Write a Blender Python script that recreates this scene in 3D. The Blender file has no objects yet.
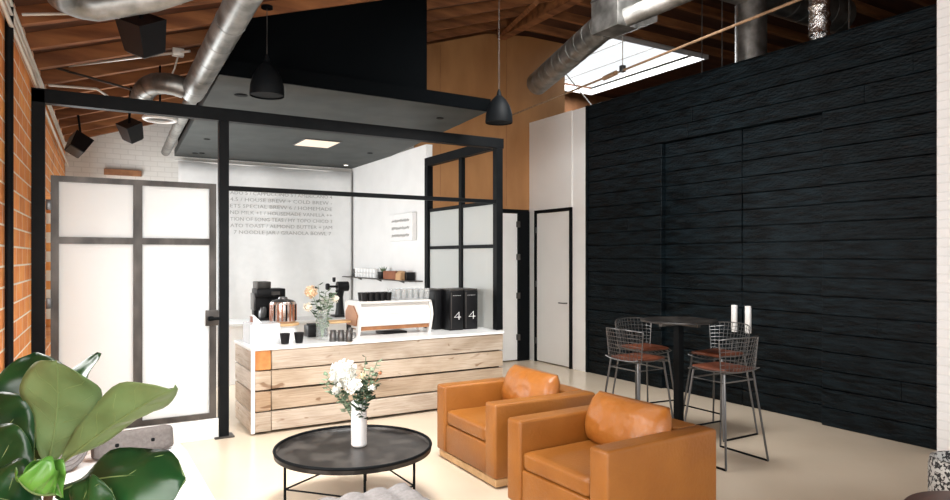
import bpy, bmesh, math, random
from mathutils import Vector, Matrix, noise, Euler
random.seed(7)
S = bpy.context.scene
C = S.collection
PI = math.pi

# ------------------------------------------------------------ camera
F = 668.0; CX, CY = 475.0, 257.0; H = 1.75
A = math.radians(31.0)
FW = Vector((math.sin(A), math.cos(A))); RT = Vector((math.cos(A), -math.sin(A)))
cam = bpy.data.cameras.new('camera'); cam_o = bpy.data.objects.new('camera', cam); C.objects.link(cam_o)
cam.sensor_width = 36; cam.lens = F * 36 / 950; cam.shift_y = 7 / 950; cam.clip_end = 200
cam_o.location = (0, 0, H); cam_o.rotation_euler = (PI/2, 0, -A)
S.camera = cam_o

# ------------------------------------------------------------ world, light, exposure
w = bpy.data.worlds.new('world'); S.world = w; w.use_nodes = True
bg = w.node_tree.nodes['Background']; bg.inputs[0].default_value = (0.93, 0.97, 1.0, 1); bg.inputs[1].default_value = .95
S.view_settings.view_transform = 'Standard'; S.view_settings.look = 'None'
S.view_settings.exposure = 0.35; S.view_settings.gamma = 1

def area(name, loc, target, sx, sy, power, col=(1, 1, 1), spread=180):
    l = bpy.data.lights.new(name, 'AREA'); l.shape = 'RECTANGLE'; l.size = sx; l.size_y = sy; l.energy = power; l.color = col
    l.spread = math.radians(spread)
    o = bpy.data.objects.new(name, l); C.objects.link(o); o.location = loc
    d = Vector(target) - Vector(loc); o.rotation_euler = d.to_track_quat('-Z', 'Y').to_euler()
    return o
area('window_daylight', (-.36, 3.85, 2.0), (3, 3.9, 0.9), 1.5, 1.8, 85, (1, .98, .95))
area('side_window_daylight', (-.5, -.9, 2.1), (4, 4, .9), 3.4, 2.2, 190, (1, .98, .95))
area('cafe_window_daylight', (-.05, 9.55, 1.62), (3, 9.3, 1.5), 2.3, 1.5, 125, (.94, .98, 1))
area('shopfront_daylight', (2.6, -3.4, 2.1), (3.2, 5, 1.4), 6.0, 3.2, 30, (1, .985, .96))
area('skylight_daylight', (9.075, 10.275, 5.76), (9.075, 10.276, 4), 2.44, 3.24, 240, (.97, .99, 1))
area('roof_fill_light', (1.85, 4.15, 3.95), (1.6, 5.5, 0), 1.1, 1.2, 60, (1, .99, .97), 90)  # added lamp under the closed roof, brightens the floor by the coffee table
area('second_roof_fill_light', (4.2, 4.6, 4.75), (5.4, 7.4, .6), 1.6, 1.6, 110, (1, .99, .97), 120)  # added lamp with no roof opening, lifts the white wall at right

# ------------------------------------------------------------ materials
def mat(name, col, rough=.5, metal=0, col2=None, scale=6, stretch=(1, 1, 1), detail=4, bump=0, lo=.35, hi=.65, spec=None, coat=0, rough2=None, bscale=None):
    m = bpy.data.materials.new(name); m.use_nodes = True
    nt = m.node_tree; b = nt.nodes['Principled BSDF']
    b.inputs['Base Color'].default_value = (*col, 1); b.inputs['Roughness'].default_value = rough; b.inputs['Metallic'].default_value = metal
    if spec is not None: b.inputs['Specular IOR Level'].default_value = spec
    if coat: b.inputs['Coat Weight'].default_value = coat; b.inputs['Coat Roughness'].default_value = .2
    tc = nt.nodes.new('ShaderNodeTexCoord'); mp = nt.nodes.new('ShaderNodeMapping'); mp.inputs['Scale'].default_value = stretch
    nt.links.new(tc.outputs['Object'], mp.inputs['Vector'])
    n = nt.nodes.new('ShaderNodeTexNoise'); n.inputs['Scale'].default_value = scale; n.inputs['Detail'].default_value = detail
    nt.links.new(mp.outputs[0], n.inputs['Vector'])
    if col2 is not None:
        r = nt.nodes.new('ShaderNodeValToRGB'); r.color_ramp.elements[0].position = lo; r.color_ramp.elements[1].position = hi
        r.color_ramp.elements[0].color = (*col, 1); r.color_ramp.elements[1].color = (*col2, 1)
        nt.links.new(n.outputs['Fac'], r.inputs[0]); nt.links.new(r.outputs[0], b.inputs['Base Color'])
    if rough2 is not None:
        mr = nt.nodes.new('ShaderNodeMapRange'); mr.inputs[1].default_value = .3; mr.inputs[2].default_value = .7
        mr.inputs[3].default_value = rough; mr.inputs[4].default_value = rough2
        nt.links.new(n.outputs['Fac'], mr.inputs[0]); nt.links.new(mr.outputs[0], b.inputs['Roughness'])
    if bump:
        bp = nt.nodes.new('ShaderNodeBump'); bp.inputs['Strength'].default_value = bump; bp.inputs['Distance'].default_value = .02
        src = n
        if bscale:
            src = nt.nodes.new('ShaderNodeTexNoise'); src.inputs['Scale'].default_value = bscale; src.inputs['Detail'].default_value = 5
            nt.links.new(mp.outputs[0], src.inputs['Vector'])
        nt.links.new(src.outputs['Fac'], bp.inputs['Height']); nt.links.new(bp.outputs[0], b.inputs['Normal'])
    return m

def brick_mat(name, c1, c2, mortar, axis='x', rough=.85, bw=.21, rh=.075, bump=.6, dirt=None):
    m = bpy.data.materials.new(name); m.use_nodes = True; nt = m.node_tree; b = nt.nodes['Principled BSDF']
    tc = nt.nodes.new('ShaderNodeTexCoord'); sp = nt.nodes.new('ShaderNodeSeparateXYZ'); cb = nt.nodes.new('ShaderNodeCombineXYZ')
    nt.links.new(tc.outputs['Object'], sp.inputs[0])
    nt.links.new(sp.outputs['Y' if axis == 'x' else 'X'], cb.inputs[0]); nt.links.new(sp.outputs['Z'], cb.inputs[1])
    br = nt.nodes.new('ShaderNodeTexBrick'); br.inputs['Scale'].default_value = 1
    br.inputs['Color1'].default_value = (*c1, 1); br.inputs['Color2'].default_value = (*c2, 1); br.inputs['Mortar'].default_value = (*mortar, 1)
    br.inputs['Brick Width'].default_value = bw; br.inputs['Row Height'].default_value = rh; br.inputs['Mortar Size'].default_value = .008
    br.inputs['Mortar Smooth'].default_value = .3
    nt.links.new(cb.outputs[0], br.inputs['Vector'])
    n = nt.nodes.new('ShaderNodeTexNoise'); n.inputs['Scale'].default_value = 9; nt.links.new(cb.outputs[0], n.inputs['Vector'])
    mx = nt.nodes.new('ShaderNodeMixRGB'); mx.blend_type = 'OVERLAY'; mx.inputs[0].default_value = .55 if dirt is None else dirt
    nt.links.new(br.outputs['Color'], mx.inputs[1]); nt.links.new(n.outputs['Color'], mx.inputs[2])
    hs = nt.nodes.new('ShaderNodeRGBToBW'); nt.links.new(n.outputs['Color'], hs.inputs[0]); nt.links.new(hs.outputs[0], mx.inputs[2])
    nt.links.new(mx.outputs[0], b.inputs['Base Color']); b.inputs['Roughness'].default_value = rough
    bp = nt.nodes.new('ShaderNodeBump'); bp.inputs['Strength'].default_value = bump; bp.inputs['Distance'].default_value = .01; bp.invert = True
    nt.links.new(br.outputs['Fac'], bp.inputs['Height']); nt.links.new(bp.outputs[0], b.inputs['Normal'])
    return m

def char_mat(name):
    m = bpy.data.materials.new(name); m.use_nodes = True; nt = m.node_tree; b = nt.nodes['Principled BSDF']
    tc = nt.nodes.new('ShaderNodeTexCoord'); mp = nt.nodes.new('ShaderNodeMapping'); mp.inputs['Scale'].default_value = (1, 1.2, 9)
    nt.links.new(tc.outputs['Object'], mp.inputs[0])
    n = nt.nodes.new('ShaderNodeTexNoise'); n.inputs['Scale'].default_value = 3; n.inputs['Detail'].default_value = 8; nt.links.new(mp.outputs[0], n.inputs['Vector'])
    r = nt.nodes.new('ShaderNodeValToRGB'); r.color_ramp.elements[0].position = .38; r.color_ramp.elements[1].position = .72
    r.color_ramp.elements[0].color = (.001, .0018, .0024, 1); r.color_ramp.elements[1].color = (.0075, .0145, .019, 1)
    nt.links.new(n.outputs['Fac'], r.inputs[0]); nt.links.new(r.outputs[0], b.inputs['Base Color'])
    v = nt.nodes.new('ShaderNodeTexVoronoi'); v.inputs['Scale'].default_value = 22; mp2 = nt.nodes.new('ShaderNodeMapping'); mp2.inputs['Scale'].default_value = (1, 1, 2.2)
    nt.links.new(tc.outputs['Object'], mp2.inputs[0]); nt.links.new(mp2.outputs[0], v.inputs['Vector'])
    ad = nt.nodes.new('ShaderNodeMath'); ad.operation = 'ADD'; nt.links.new(n.outputs['Fac'], ad.inputs[0]); nt.links.new(v.outputs['Distance'], ad.inputs[1])
    bp = nt.nodes.new('ShaderNodeBump'); bp.inputs['Strength'].default_value = .55; bp.inputs['Distance'].default_value = .010
    nt.links.new(ad.outputs[0], bp.inputs['Height']); nt.links.new(bp.outputs[0], b.inputs['Normal'])
    b.inputs['Roughness'].default_value = .5; b.inputs['Specular IOR Level'].default_value = .13
    return m

def frosted_mat(name, col=(.93, .95, .95), tr=.6):
    m = bpy.data.materials.new(name); m.use_nodes = True; nt = m.node_tree; nt.nodes.remove(nt.nodes['Principled BSDF'])
    out = nt.nodes['Material Output']
    d = nt.nodes.new('ShaderNodeBsdfDiffuse'); t = nt.nodes.new('ShaderNodeBsdfTranslucent'); g = nt.nodes.new('ShaderNodeBsdfGlossy')
    for q in (d, t): q.inputs[0].default_value = (*col, 1)
    g.inputs['Roughness'].default_value = .35
    a = nt.nodes.new('ShaderNodeMixShader'); a.inputs[0].default_value = tr; nt.links.new(d.outputs[0], a.inputs[1]); nt.links.new(t.outputs[0], a.inputs[2])
    c = nt.nodes.new('ShaderNodeMixShader'); c.inputs[0].default_value = .05; nt.links.new(a.outputs[0], c.inputs[1]); nt.links.new(g.outputs[0], c.inputs[2])
    nt.links.new(c.outputs[0], out.inputs[0])
    return m

def glass_mat(name, col=(.95, .97, .97), alpha=.25, rough=.05):
    m = bpy.data.materials.new(name); m.use_nodes = True; b = m.node_tree.nodes['Principled BSDF']
    b.inputs['Base Color'].default_value = (*col, 1); b.inputs['Roughness'].default_value = rough; b.inputs['Alpha'].default_value = alpha
    return m

def emis(name, col, s):
    m = bpy.data.materials.new(name); m.use_nodes = True; b = m.node_tree.nodes['Principled BSDF']
    b.inputs['Base Color'].default_value = (*col, 1); b.inputs['Emission Color'].default_value = (*col, 1); b.inputs['Emission Strength'].default_value = s
    return m

M = {}
M['floor'] = mat('polished_concrete', (.66, .55, .42), .22, 0, (.76, .65, .51), .9, lo=.25, hi=.75, detail=3)
M['brick'] = brick_mat('red_brick', (.95, .38, .10), (.70, .23, .055), (.92, .80, .66), rh=.13, bw=.36)
M['white_brick'] = brick_mat('painted_brick', (.78, .76, .72), (.75, .73, .69), (.68, .66, .62), axis='y', rh=.08, bump=.25, dirt=.12)
M['white_brick_x'] = brick_mat('painted_brick_pillar', (.88, .88, .88), (.86, .86, .86), (.82, .82, .82), axis='x', rh=.08, bump=.4, dirt=.12)
M['white_wall'] = mat('white_plaster', (.80, .80, .79), .7, 0, (.84, .84, .83), 3, bump=.03)
M['white_paint'] = mat('off_white_paint', (.84, .83, .81), .55, 0, (.87, .86, .84), 2)
M['plywood'] = mat('plywood_panel', (.36, .165, .058), .5, 0, (.47, .235, .09), 2.2, (1, 1, .35), 6, bump=.03)
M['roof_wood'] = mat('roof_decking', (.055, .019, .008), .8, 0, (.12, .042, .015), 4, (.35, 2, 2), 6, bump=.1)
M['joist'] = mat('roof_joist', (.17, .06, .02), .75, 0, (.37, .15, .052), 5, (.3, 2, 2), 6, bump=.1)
M['char'] = char_mat('charred_black_timber')
M['black_wall'] = mat('black_paint', (.0016, .0022, .0027), .85, spec=.03)
M['canopy'] = mat('dark_grey_paint', (.045, .05, .049), .6, 0, (.062, .067, .065), 3, spec=.2)
M['black_steel'] = mat('black_steel', (.0025, .0035, .0045), .5, 0, (.005, .006, .007), 8, bump=.02, spec=.14)
M['raw_steel'] = mat('raw_steel', (.045, .041, .038), .42, .5, (.11, .10, .092), 7, (1, 1, .4), 5)
M['black_metal'] = mat('matt_black_metal', (.004, .005, .006), .55, 0, spec=.09)
M['black_plastic'] = mat('black_plastic', (.005, .005, .006), .4, spec=.3)
M['grey_plastic'] = mat('dark_grey_plastic', (.07, .07, .07), .5)
M['frosted'] = frosted_mat('frosted_glass')
M['frosted_grey'] = frosted_mat('frosted_glass_pale', (.80, .83, .82), .5)
M['galv'] = mat('galvanised_steel', (.17, .17, .16), .38, .9, (.34, .335, .32), 7, (1, 1, 1), 6, bump=.05, rough2=.5)
M['foil'] = mat('crinkled_foil', (.75, .75, .75), .2, 1, (.9, .9, .9), 30, bump=1.0)
M['conduit'] = mat('white_conduit', (.62, .60, .55), .4, .3)
M['rod'] = mat('rusty_rod', (.22, .13, .07), .6, .4, (.34, .22, .13), 20)
M['leather'] = mat('tan_leather', (.235, .078, .010), .38, 0, (.345, .128, .019), 3.0, (1, 1, 1), 6, bump=.14, lo=.25, hi=.8, rough2=.5, bscale=45)
M['leather_pillow'] = mat('tan_leather_soft', (.28, .088, .012), .34, 0, (.42, .155, .028), 5, (1, 1, 1), 6, bump=.35, lo=.2, hi=.8, rough2=.45, bscale=14)
M['rust_leather'] = mat('rust_leather', (.085, .02, .007), .45, 0, (.14, .036, .013), 6, bump=.08)
M['pale_wood'] = mat('pale_oak', (.55, .34, .16), .5, 0, (.68, .45, .23), 5, (.4, 3, 3), 5)
M['chrome'] = mat('grey_steel_wire', (.14, .14, .14), .32, .8)
M['table_black'] = mat('mottled_black_steel', (.010, .008, .007), .34, 0, (.085, .075, .066), 7, detail=10, lo=.45, hi=.8, rough2=.45)
M['ceramic'] = mat('white_ceramic', (.86, .86, .85), .3)
M['counter_top'] = mat('white_quartz', (.85, .85, .84), .25)
M['grey_fabric'] = mat('grey_fabric', (.23, .215, .21), .9, 0, (.28, .265, .26), 60, bump=.2)
M['dark_fabric'] = mat('taupe_fabric', (.11, .096, .09), .9, 0, (.135, .12, .113), 50, bump=.2)
M['light_fabric'] = mat('pale_grey_fabric', (.66, .65, .64), .85, 0, (.74, .73, .72), 50, bump=.15)
M['canvas'] = mat('white_canvas', (.80, .80, .79), .8, 0, (.84, .84, .83), 8, bump=.05)
M['ink'] = mat('grey_ink', (.40, .39, .38), .8)
M['ink_dark'] = mat('dark_ink', (.12, .12, .12), .8)
M['white_enamel'] = mat('white_enamel', (.72, .705, .68), .25)
M['walnut'] = mat('walnut_panel', (.24, .095, .035), .45, 0, (.36, .16, .065), 8, (1, .3, 1))
M['brown_box'] = mat('brown_wood_box', (.20, .06, .025), .6, 0, (.30, .10, .04), 8)
M['kraft'] = mat('kraft_tan', (.55, .33, .17), .7)
M['copper'] = mat('copper_metal', (.62, .52, .47), .25, .9)
M['glass'] = glass_mat('clear_glass', (.8, .85, .83), alpha=.10)
M['glass_cup'] = glass_mat('drinking_glass', (.6, .62, .62), alpha=.28)
M['acrylic'] = glass_mat('white_acrylic', (.90, .93, .96), alpha=.38, rough=.2)
M['leaf_top'] = mat('leaf_dark_green', (.007, .038, .012), .30, 0, (.018, .085, .022), 6, bump=.15, spec=.4)
M['leaf_under'] = mat('leaf_pale_green', (.14, .23, .085), .55, 0, (.20, .30, .125), 7, bump=.2)
M['leaf_bright'] = mat('leaf_fresh_green', (.05, .20, .025), .32, 0, (.16, .40, .06), 5, bump=.15)
M['vein'] = mat('leaf_vein', (.20, .29, .11), .5)
M['stem'] = mat('brown_stem', (.13, .08, .045), .8)
M['soil'] = mat('dark_soil', (.03, .02, .015), .95, bump=.5, col2=(.06, .04, .03), scale=30)
M['green'] = mat('sage_green', (.10, .16, .09), .6, 0, (.22, .29, .19), 12)
M['green_dark'] = mat('dark_green', (.018, .045, .02), .5)
M['petal_white'] = mat('white_petal', (.76, .76, .71), .6)
M['petal_peach'] = mat('peach_petal', (.85, .60, .38), .6, 0, (.90, .72, .52), 20)
M['petal_cream'] = mat('cream_petal', (.88, .80, .66), .6)
M['berry'] = mat('rust_berry', (.42, .16, .07), .5)
M['terrazzo'] = mat('black_white_speckle', (.012, .012, .013), .6, 0, (.55, .55, .53), 48, detail=3, lo=.48, hi=.52)
M['dark_wood'] = mat('dark_brown_wood', (.05, .018, .011), .4, 0, (.09, .035, .02), 5, (.5, 3, 1))
M['far_wood'] = mat('far_timber_wall', (.22, .09, .035), .7, 0, (.34, .15, .06), 4, (1, 1, .4))
M['light_panel'] = emis('lit_diffuser', (.8, .68, .54), .45)
M['led'] = emis('lit_lens', (1, .95, .85), 1.6)

def plank_mat(name, dark, light, seed):
    m = bpy.data.materials.new(name); m.use_nodes = True; nt = m.node_tree; b = nt.nodes['Principled BSDF']; b.inputs['Roughness'].default_value = .8
    tc = nt.nodes.new('ShaderNodeTexCoord')
    def noise_(scale, st, det, dist=0):
        mp = nt.nodes.new('ShaderNodeMapping'); mp.inputs['Scale'].default_value = st; mp.inputs['Location'].default_value = (seed*3.1, seed, seed*1.7)
        n = nt.nodes.new('ShaderNodeTexNoise'); n.inputs['Scale'].default_value = scale; n.inputs['Detail'].default_value = det; n.inputs['Distortion'].default_value = dist
        nt.links.new(tc.outputs['Object'], mp.inputs[0]); nt.links.new(mp.outputs[0], n.inputs['Vector']); return n
    def ramp(src, p0, p1, c0, c1):
        r = nt.nodes.new('ShaderNodeValToRGB'); r.color_ramp.elements[0].position = p0; r.color_ramp.elements[1].position = p1
        r.color_ramp.elements[0].color = (*c0, 1); r.color_ramp.elements[1].color = (*c1, 1); nt.links.new(src, r.inputs[0]); return r
    def mul(a, c, f):
        x = nt.nodes.new('ShaderNodeMixRGB'); x.blend_type = 'MULTIPLY'; x.inputs[0].default_value = f; nt.links.new(a, x.inputs[1]); nt.links.new(c, x.inputs[2]); return x
    n1 = noise_(1.6, (1, 1, 2.5), 5, .6); n2 = noise_(7, (.5, .5, 12), 10, .4); n3 = noise_(3.2, (1, 1, 2.6), 2, 1.2)
    base = ramp(n1.outputs['Fac'], .34, .62, dark, light)
    g = ramp(n2.outputs['Fac'], .36, .60, (.72, .66, .60), (1, 1, 1)); k = ramp(n3.outputs['Fac'], .28, .36, (.42, .28, .18), (1, 1, 1))
    x = mul(base.outputs[0], g.outputs[0], .7); y = mul(x.outputs[0], k.outputs[0], .8); nt.links.new(y.outputs[0], b.inputs['Base Color'])
    bp = nt.nodes.new('ShaderNodeBump'); bp.inputs['Strength'].default_value = .3; bp.inputs['Distance'].default_value = .01
    nt.links.new(n2.outputs['Fac'], bp.inputs['Height']); nt.links.new(bp.outputs[0], b.inputs['Normal']); return m
PLANKS = []
for i, (a, b_) in enumerate([((.34, .27, .20), (.50, .425, .35)), ((.40, .31, .22), (.55, .46, .37)), ((.32, .24, .165), (.47, .37, .275)), ((.42, .34, .27), (.58, .51, .43)), ((.30, .20, .12), (.46, .33, .22))]):
    PLANKS.append(plank_mat('reclaimed_plank_%s' % 'abcde'[i], a, b_, i+1))
M['orange_block'] = mat('orange_timber', (.42, .16, .04), .7, 0, (.58, .27, .09), 9, bump=.2)

# ------------------------------------------------------------ helpers
class MB:
    def __init__(s, off=(0, 0, 0)):
        s.bm = bmesh.new(); s.off = Vector(off)
    def box(s, x0, x1, y0, y1, z0, z1, bev=0, seg=2, rot=None, mi=0):
        r = bmesh.ops.create_cube(s.bm, size=1); vs = r['verts']
        c = Vector(((x0+x1)/2, (y0+y1)/2, (z0+z1)/2))
        for v in vs:
            p = Vector((v.co.x*(x1-x0), v.co.y*(y1-y0), v.co.z*(z1-z0)))
            if rot is not None: p = rot @ p
            v.co = p + c - s.off
        fs = set(f for v in vs for f in v.link_faces)
        for f in fs: f.material_index = mi
        if bev:
            es = list(set(e for v in vs for e in v.link_edges))
            bmesh.ops.bevel(s.bm, geom=es, offset=bev, segments=seg, affect='EDGES', profile=.5, clamp_overlap=True)
        return s
    def poly(s, pts, faces, mi=0):
        vs = [s.bm.verts.new(Vector(p) - s.off) for p in pts]
        for f in faces:
            try: s.bm.faces.new([vs[i] for i in f]).material_index = mi
            except ValueError: pass
        return s
    def hexa(s, p):   # 4 bottom, 4 top
        return s.poly(p, [(3, 2, 1, 0), (4, 5, 6, 7), (0, 1, 5, 4), (1, 2, 6, 5), (2, 3, 7, 6), (3, 0, 4, 7)])
    def prism(s, pts2, axis, a0, a1):
        def P(u, v, a): return {'x': (a, u, v), 'y': (u, a, v), 'z': (u, v, a)}[axis]
        n = len(pts2); pts = [P(u, v, a0) for u, v in pts2] + [P(u, v, a1) for u, v in pts2]
        fs = [tuple(range(n))[::-1], tuple(range(n, 2*n))] + [(i, (i+1) % n, n+(i+1) % n, n+i) for i in range(n)]
        return s.poly(pts, fs)
    def tube(s, pts, r, n=8, closed=False, cap=True, radii=None):
        pts = [Vector(p) for p in pts]; k = len(pts); rings = []; prev = None
        for i, p in enumerate(pts):
            if closed: t = (pts[(i+1) % k] - pts[i-1])
            else: t = pts[min(i+1, k-1)] - pts[max(i-1, 0)]
            if t.length < 1e-9: t = Vector((0, 0, 1))
            t.normalize()
            if prev is None:
                a = Vector((0, 0, 1)) if abs(t.z) < .9 else Vector((1, 0, 0)); nrm = t.cross(a).normalized()
            else:
                nrm = (prev - t*prev.dot(t))
                if nrm.length < 1e-6: nrm = t.orthogonal()
                nrm.normalize()
            prev = nrm; bn = t.cross(nrm); rr = radii[i] if radii else r
            rings.append([s.bm.verts.new(p + (nrm*math.cos(2*PI*j/n) + bn*math.sin(2*PI*j/n))*rr - s.off) for j in range(n)])
        m = k if closed else k-1
        for i in range(m):
            a, b = rings[i], rings[(i+1) % k]
            for j in range(n): s.bm.faces.new((a[j], a[(j+1) % n], b[(j+1) % n], b[j]))
        if cap and not closed:
            s.bm.faces.new(rings[0][::-1]); s.bm.faces.new(rings[-1])
        return s
    def lathe(s, prof, c=(0, 0, 0), n=28, cap0=True, cap1=True):
        rings = []
        for r, z in prof:
            rings.append([s.bm.verts.new(Vector((c[0]+r*math.cos(2*PI*j/n), c[1]+r*math.sin(2*PI*j/n), c[2]+z)) - s.off) for j in range(n)])
        for a, b in zip(rings, rings[1:]):
            for j in range(n): s.bm.faces.new((a[j], a[(j+1) % n], b[(j+1) % n], b[j]))
        if cap0: s.bm.faces.new(rings[0][::-1])
        if cap1: s.bm.faces.new(rings[-1])
        return s
    def cushion(s, c, half, k=5, n=9, rot=None, wr=0, seed=0, puff=0):
        """rounded cushion: a superellipsoid-like block with optional puffed faces and wrinkles"""
        t = bmesh.new(); bmesh.ops.create_cube(t, size=2)
        bmesh.ops.subdivide_edges(t, edges=t.edges[:], cuts=n, use_grid_fill=True)
        vm = {}
        hx, hy, hz = half; mh = min(half)
        for v in t.verts:
            q = v.co.copy()
            rad = mh*.8/ max(1, (k/5))
            inner = Vector((max(hx-rad, 0), max(hy-rad, 0), max(hz-rad, 0)))
            p = Vector((q.x*hx, q.y*hy, q.z*hz))
            cl = Vector((max(-inner.x, min(inner.x, p.x)), max(-inner.y, min(inner.y, p.y)), max(-inner.z, min(inner.z, p.z))))
            d = p - cl
            if d.length > 1e-9: p = cl + d.normalized()*rad
            if puff:
                ax = [0, 1, 2][list(half).index(mh)]
                o = [i for i in (0, 1, 2) if i != ax]
                f = (1-abs(q[o[0]])**2.2)*(1-abs(q[o[1]])**2.2)
                p[ax] *= 1 + puff*f
            if wr:
                p += noise.noise_vector(p*7 + Vector((seed, seed, 0)))*wr + noise.noise_vector(p*18 + Vector((seed, 0, seed)))*wr*.35
            if rot is not None: p = rot @ p
            vm[v] = s.bm.verts.new(p + Vector(c) - s.off)
        for f in t.faces: s.bm.faces.new([vm[v] for v in f.verts])
        t.free(); return s
    def pillow(s, c, hw, hh, th, rot, seed=0, n=26):
        """soft cushion: width along y, height along z, thickness along x, pinched to a seam with eared corners"""
        g = {}
        for side in (-1, 1):
            for i in range(n+1):
                for j in range(n+1):
                    u = -1+2*i/n; v = -1+2*j/n; edge = i in (0, n) or j in (0, n)
                    if side == 1 and edge: g[side, i, j] = g[-1, i, j]; continue
                    t_ = (1-abs(u)**3.0)**.55*(1-abs(v)**3.0)**.55
                    y = u*hw*math.sqrt(1-.24*v*v); z = v*hh*math.sqrt(1-.24*u*u)
                    z -= .045*hh/.18*(1-u*u)*max(0, v)*.5
                    x = side*th*t_
                    q = Vector((y*9, z*9, side*2+seed))
                    x += side*t_*(.012*noise.noise(q) + .007*noise.noise(q*2.3))
                    r_ = math.hypot(abs(u)-1, abs(v)-1); x += side*t_*.009*math.sin(math.atan2(1.0001-abs(v), 1.0001-abs(u))*11)*math.exp(-r_*2.2)
                    g[side, i, j] = s.bm.verts.new(rot @ Vector((x, y, z)) + Vector(c) - s.off)
            for i in range(n):
                for j in range(n):
                    s.bm.faces.new([g[side, i, j], g[side, i+1, j], g[side, i+1, j+1], g[side, i, j+1]])
        return s
    def build(s, name, m, parent=None, smooth=True, ang=38):
        me = bpy.data.meshes.new(name); bmesh.ops.recalc_face_normals(s.bm, faces=s.bm.faces[:]); s.bm.to_mesh(me); s.bm.free()
        for q in (m if isinstance(m, (list, tuple)) else [m]): me.materials.append(q)
        if smooth:
            me.polygons.foreach_set('use_smooth', [True]*len(me.polygons)); me.set_sharp_from_angle(angle=math.radians(ang))
        o = bpy.data.objects.new(name, me); C.objects.link(o)
        if parent is not None: o.parent = parent
        return o

def tag(o, label=None, cat=None, group=None, kind=None):
    if label: o['label'] = label
    if cat: o['category'] = cat
    if group: o['group'] = group
    if kind: o['kind'] = kind
    return o
def thing(name, label, cat, loc=(0, 0, 0), rz=0, group=None):
    o = bpy.data.objects.new(name, None); o.empty_display_size = .1; C.objects.link(o)
    o.location = loc; o.rotation_euler = (0, 0, rz); return tag(o, label, cat, group)
def struct(o, label=None): return tag(o, label, kind='structure')
def copy_tree(o, parent=None):
    c = o.copy(); C.objects.link(c); c.parent = parent
    for ch in list(o.children): copy_tree(ch, c)
    return c
def place(o, mesh_at):   # a mesh built in local coordinates is moved to its place
    o.location = mesh_at; return o
def at(px, py, d):
    u = (px-CX)/F; p = (FW + RT*u)*d; return Vector((p.x, p.y, H - d*(py-CY)/F))
def onz(px, py, z): return at(px, py, F*(H-z)/(py-CY))
def ony(px, py, Y):
    u = (px-CX)/F; return at(px, py, Y/(FW+RT*u).y)
def onx(px, py, X):
    u = (px-CX)/F; return at(px, py, X/(FW+RT*u).x)
def xl(y): return -.11 + .0395*(y-11.8)      # face of the brick wall
def roof(x): return 3.5 + .33*min(x, 6.1)

def lettering(text, size, m, parent, loc, rot, width=None, name='lettering'):
    cu = bpy.data.curves.new('lettering_curve', 'FONT'); cu.body = text; cu.size = size; cu.extrude = .0008; cu.resolution_u = 2
    to = bpy.data.objects.new('lettering_curve', cu); C.objects.link(to); bpy.context.view_layer.update()
    me = bpy.data.meshes.new_from_object(to.evaluated_get(bpy.context.evaluated_depsgraph_get()))
    bpy.data.objects.remove(to); bpy.data.curves.remove(cu)
    xs = [v.co.x for v in me.vertices]
    if width and xs:
        k = width/(max(xs)-min(xs))
        for v in me.vertices: v.co.x = (v.co.x-min(xs))*k
    me.materials.clear(); me.materials.append(m)
    o = bpy.data.objects.new(name, me); C.objects.link(o); o.parent = parent; o.location = loc; o.rotation_euler = rot
    return o

# ============================================================ THE SETTING
X0, X1, YB, YF = -.62, 13.0, -3.8, 12.6
fl = MB().box(-1.2, 13.2, -4, 12.8, -.12, 0).build('floor', M['floor'], smooth=False); struct(fl)

# left brick wall with two window openings, built along its slightly skewed line
def brick_piece(b, y0, y1, z0, z1):
    t = .3
    b.hexa([(xl(y0)-t, y0, z0), (xl(y0), y0, z0), (xl(y1), y1, z0), (xl(y1)-t, y1, z0), (xl(y0)-t, y0, z1), (xl(y0), y0, z1), (xl(y1), y1, z1), (xl(y1)-t, y1, z1)])
wl = MB(); ZT = 3.62
for y0, y1, z0, z1 in [(YB, -2.7, 0, ZT), (-2.7, .9, 0, .85), (-2.7, .9, 3.2, ZT), (.9, 3.0, 0, ZT), (3.0, 4.7, 0, .95), (3.0, 4.7, 3.0, ZT), (4.7, 8.3, 0, ZT), (8.3, 10.8, 0, .8), (8.3, 10.8, 2.45, ZT), (10.8, 12.1, 0, ZT)]:
    brick_piece(wl, y0, y1, z0, z1)
struct(wl.build('wall_left', M['brick'], smooth=False))
for i, (y0, y1, z0, z1, nb) in enumerate([(-2.7, .9, .85, 3.2, 3), (3.0, 4.7, .95, 3.0, 2), (8.3, 10.8, .8, 2.45, 2)]):
    fr = MB(); xa = xl((y0+y1)/2)-.16
    for y in [y0+.03+(y1-y0-.06)*k/nb for k in range(nb+1)]: fr.box(xa-.025, xa+.025, y-.025, y+.025, z0, z1)
    for z in (z0+.02, (z0+z1)/2, z1-.02): fr.box(xa-.025, xa+.025, y0, y1, z-.02, z+.02)
    f = struct(fr.build('window_%d' % (i+1), M['black_steel'], smooth=False))
    MB().box(xa-.004, xa+.004, y0+.03, y1-.03, z0+.03, z1-.03).build('pane', M['glass'], f, smooth=False)

# back wall of painted brick
bw = MB().prism([(-.8, 0), (6.6, 0), (6.6, 5.6), (6.1, roof(6.1)), (-.8, roof(-.8)+.02)], 'y', 11.8, 12.1)
struct(bw.build('wall_back', M['white_brick'], smooth=False))
# white side wall of the cafe
struct(MB().box(4.42, 4.52, 8.74, 11.8, 0, 3.4).build('wall_side', M['white_wall'], smooth=False))
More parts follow.
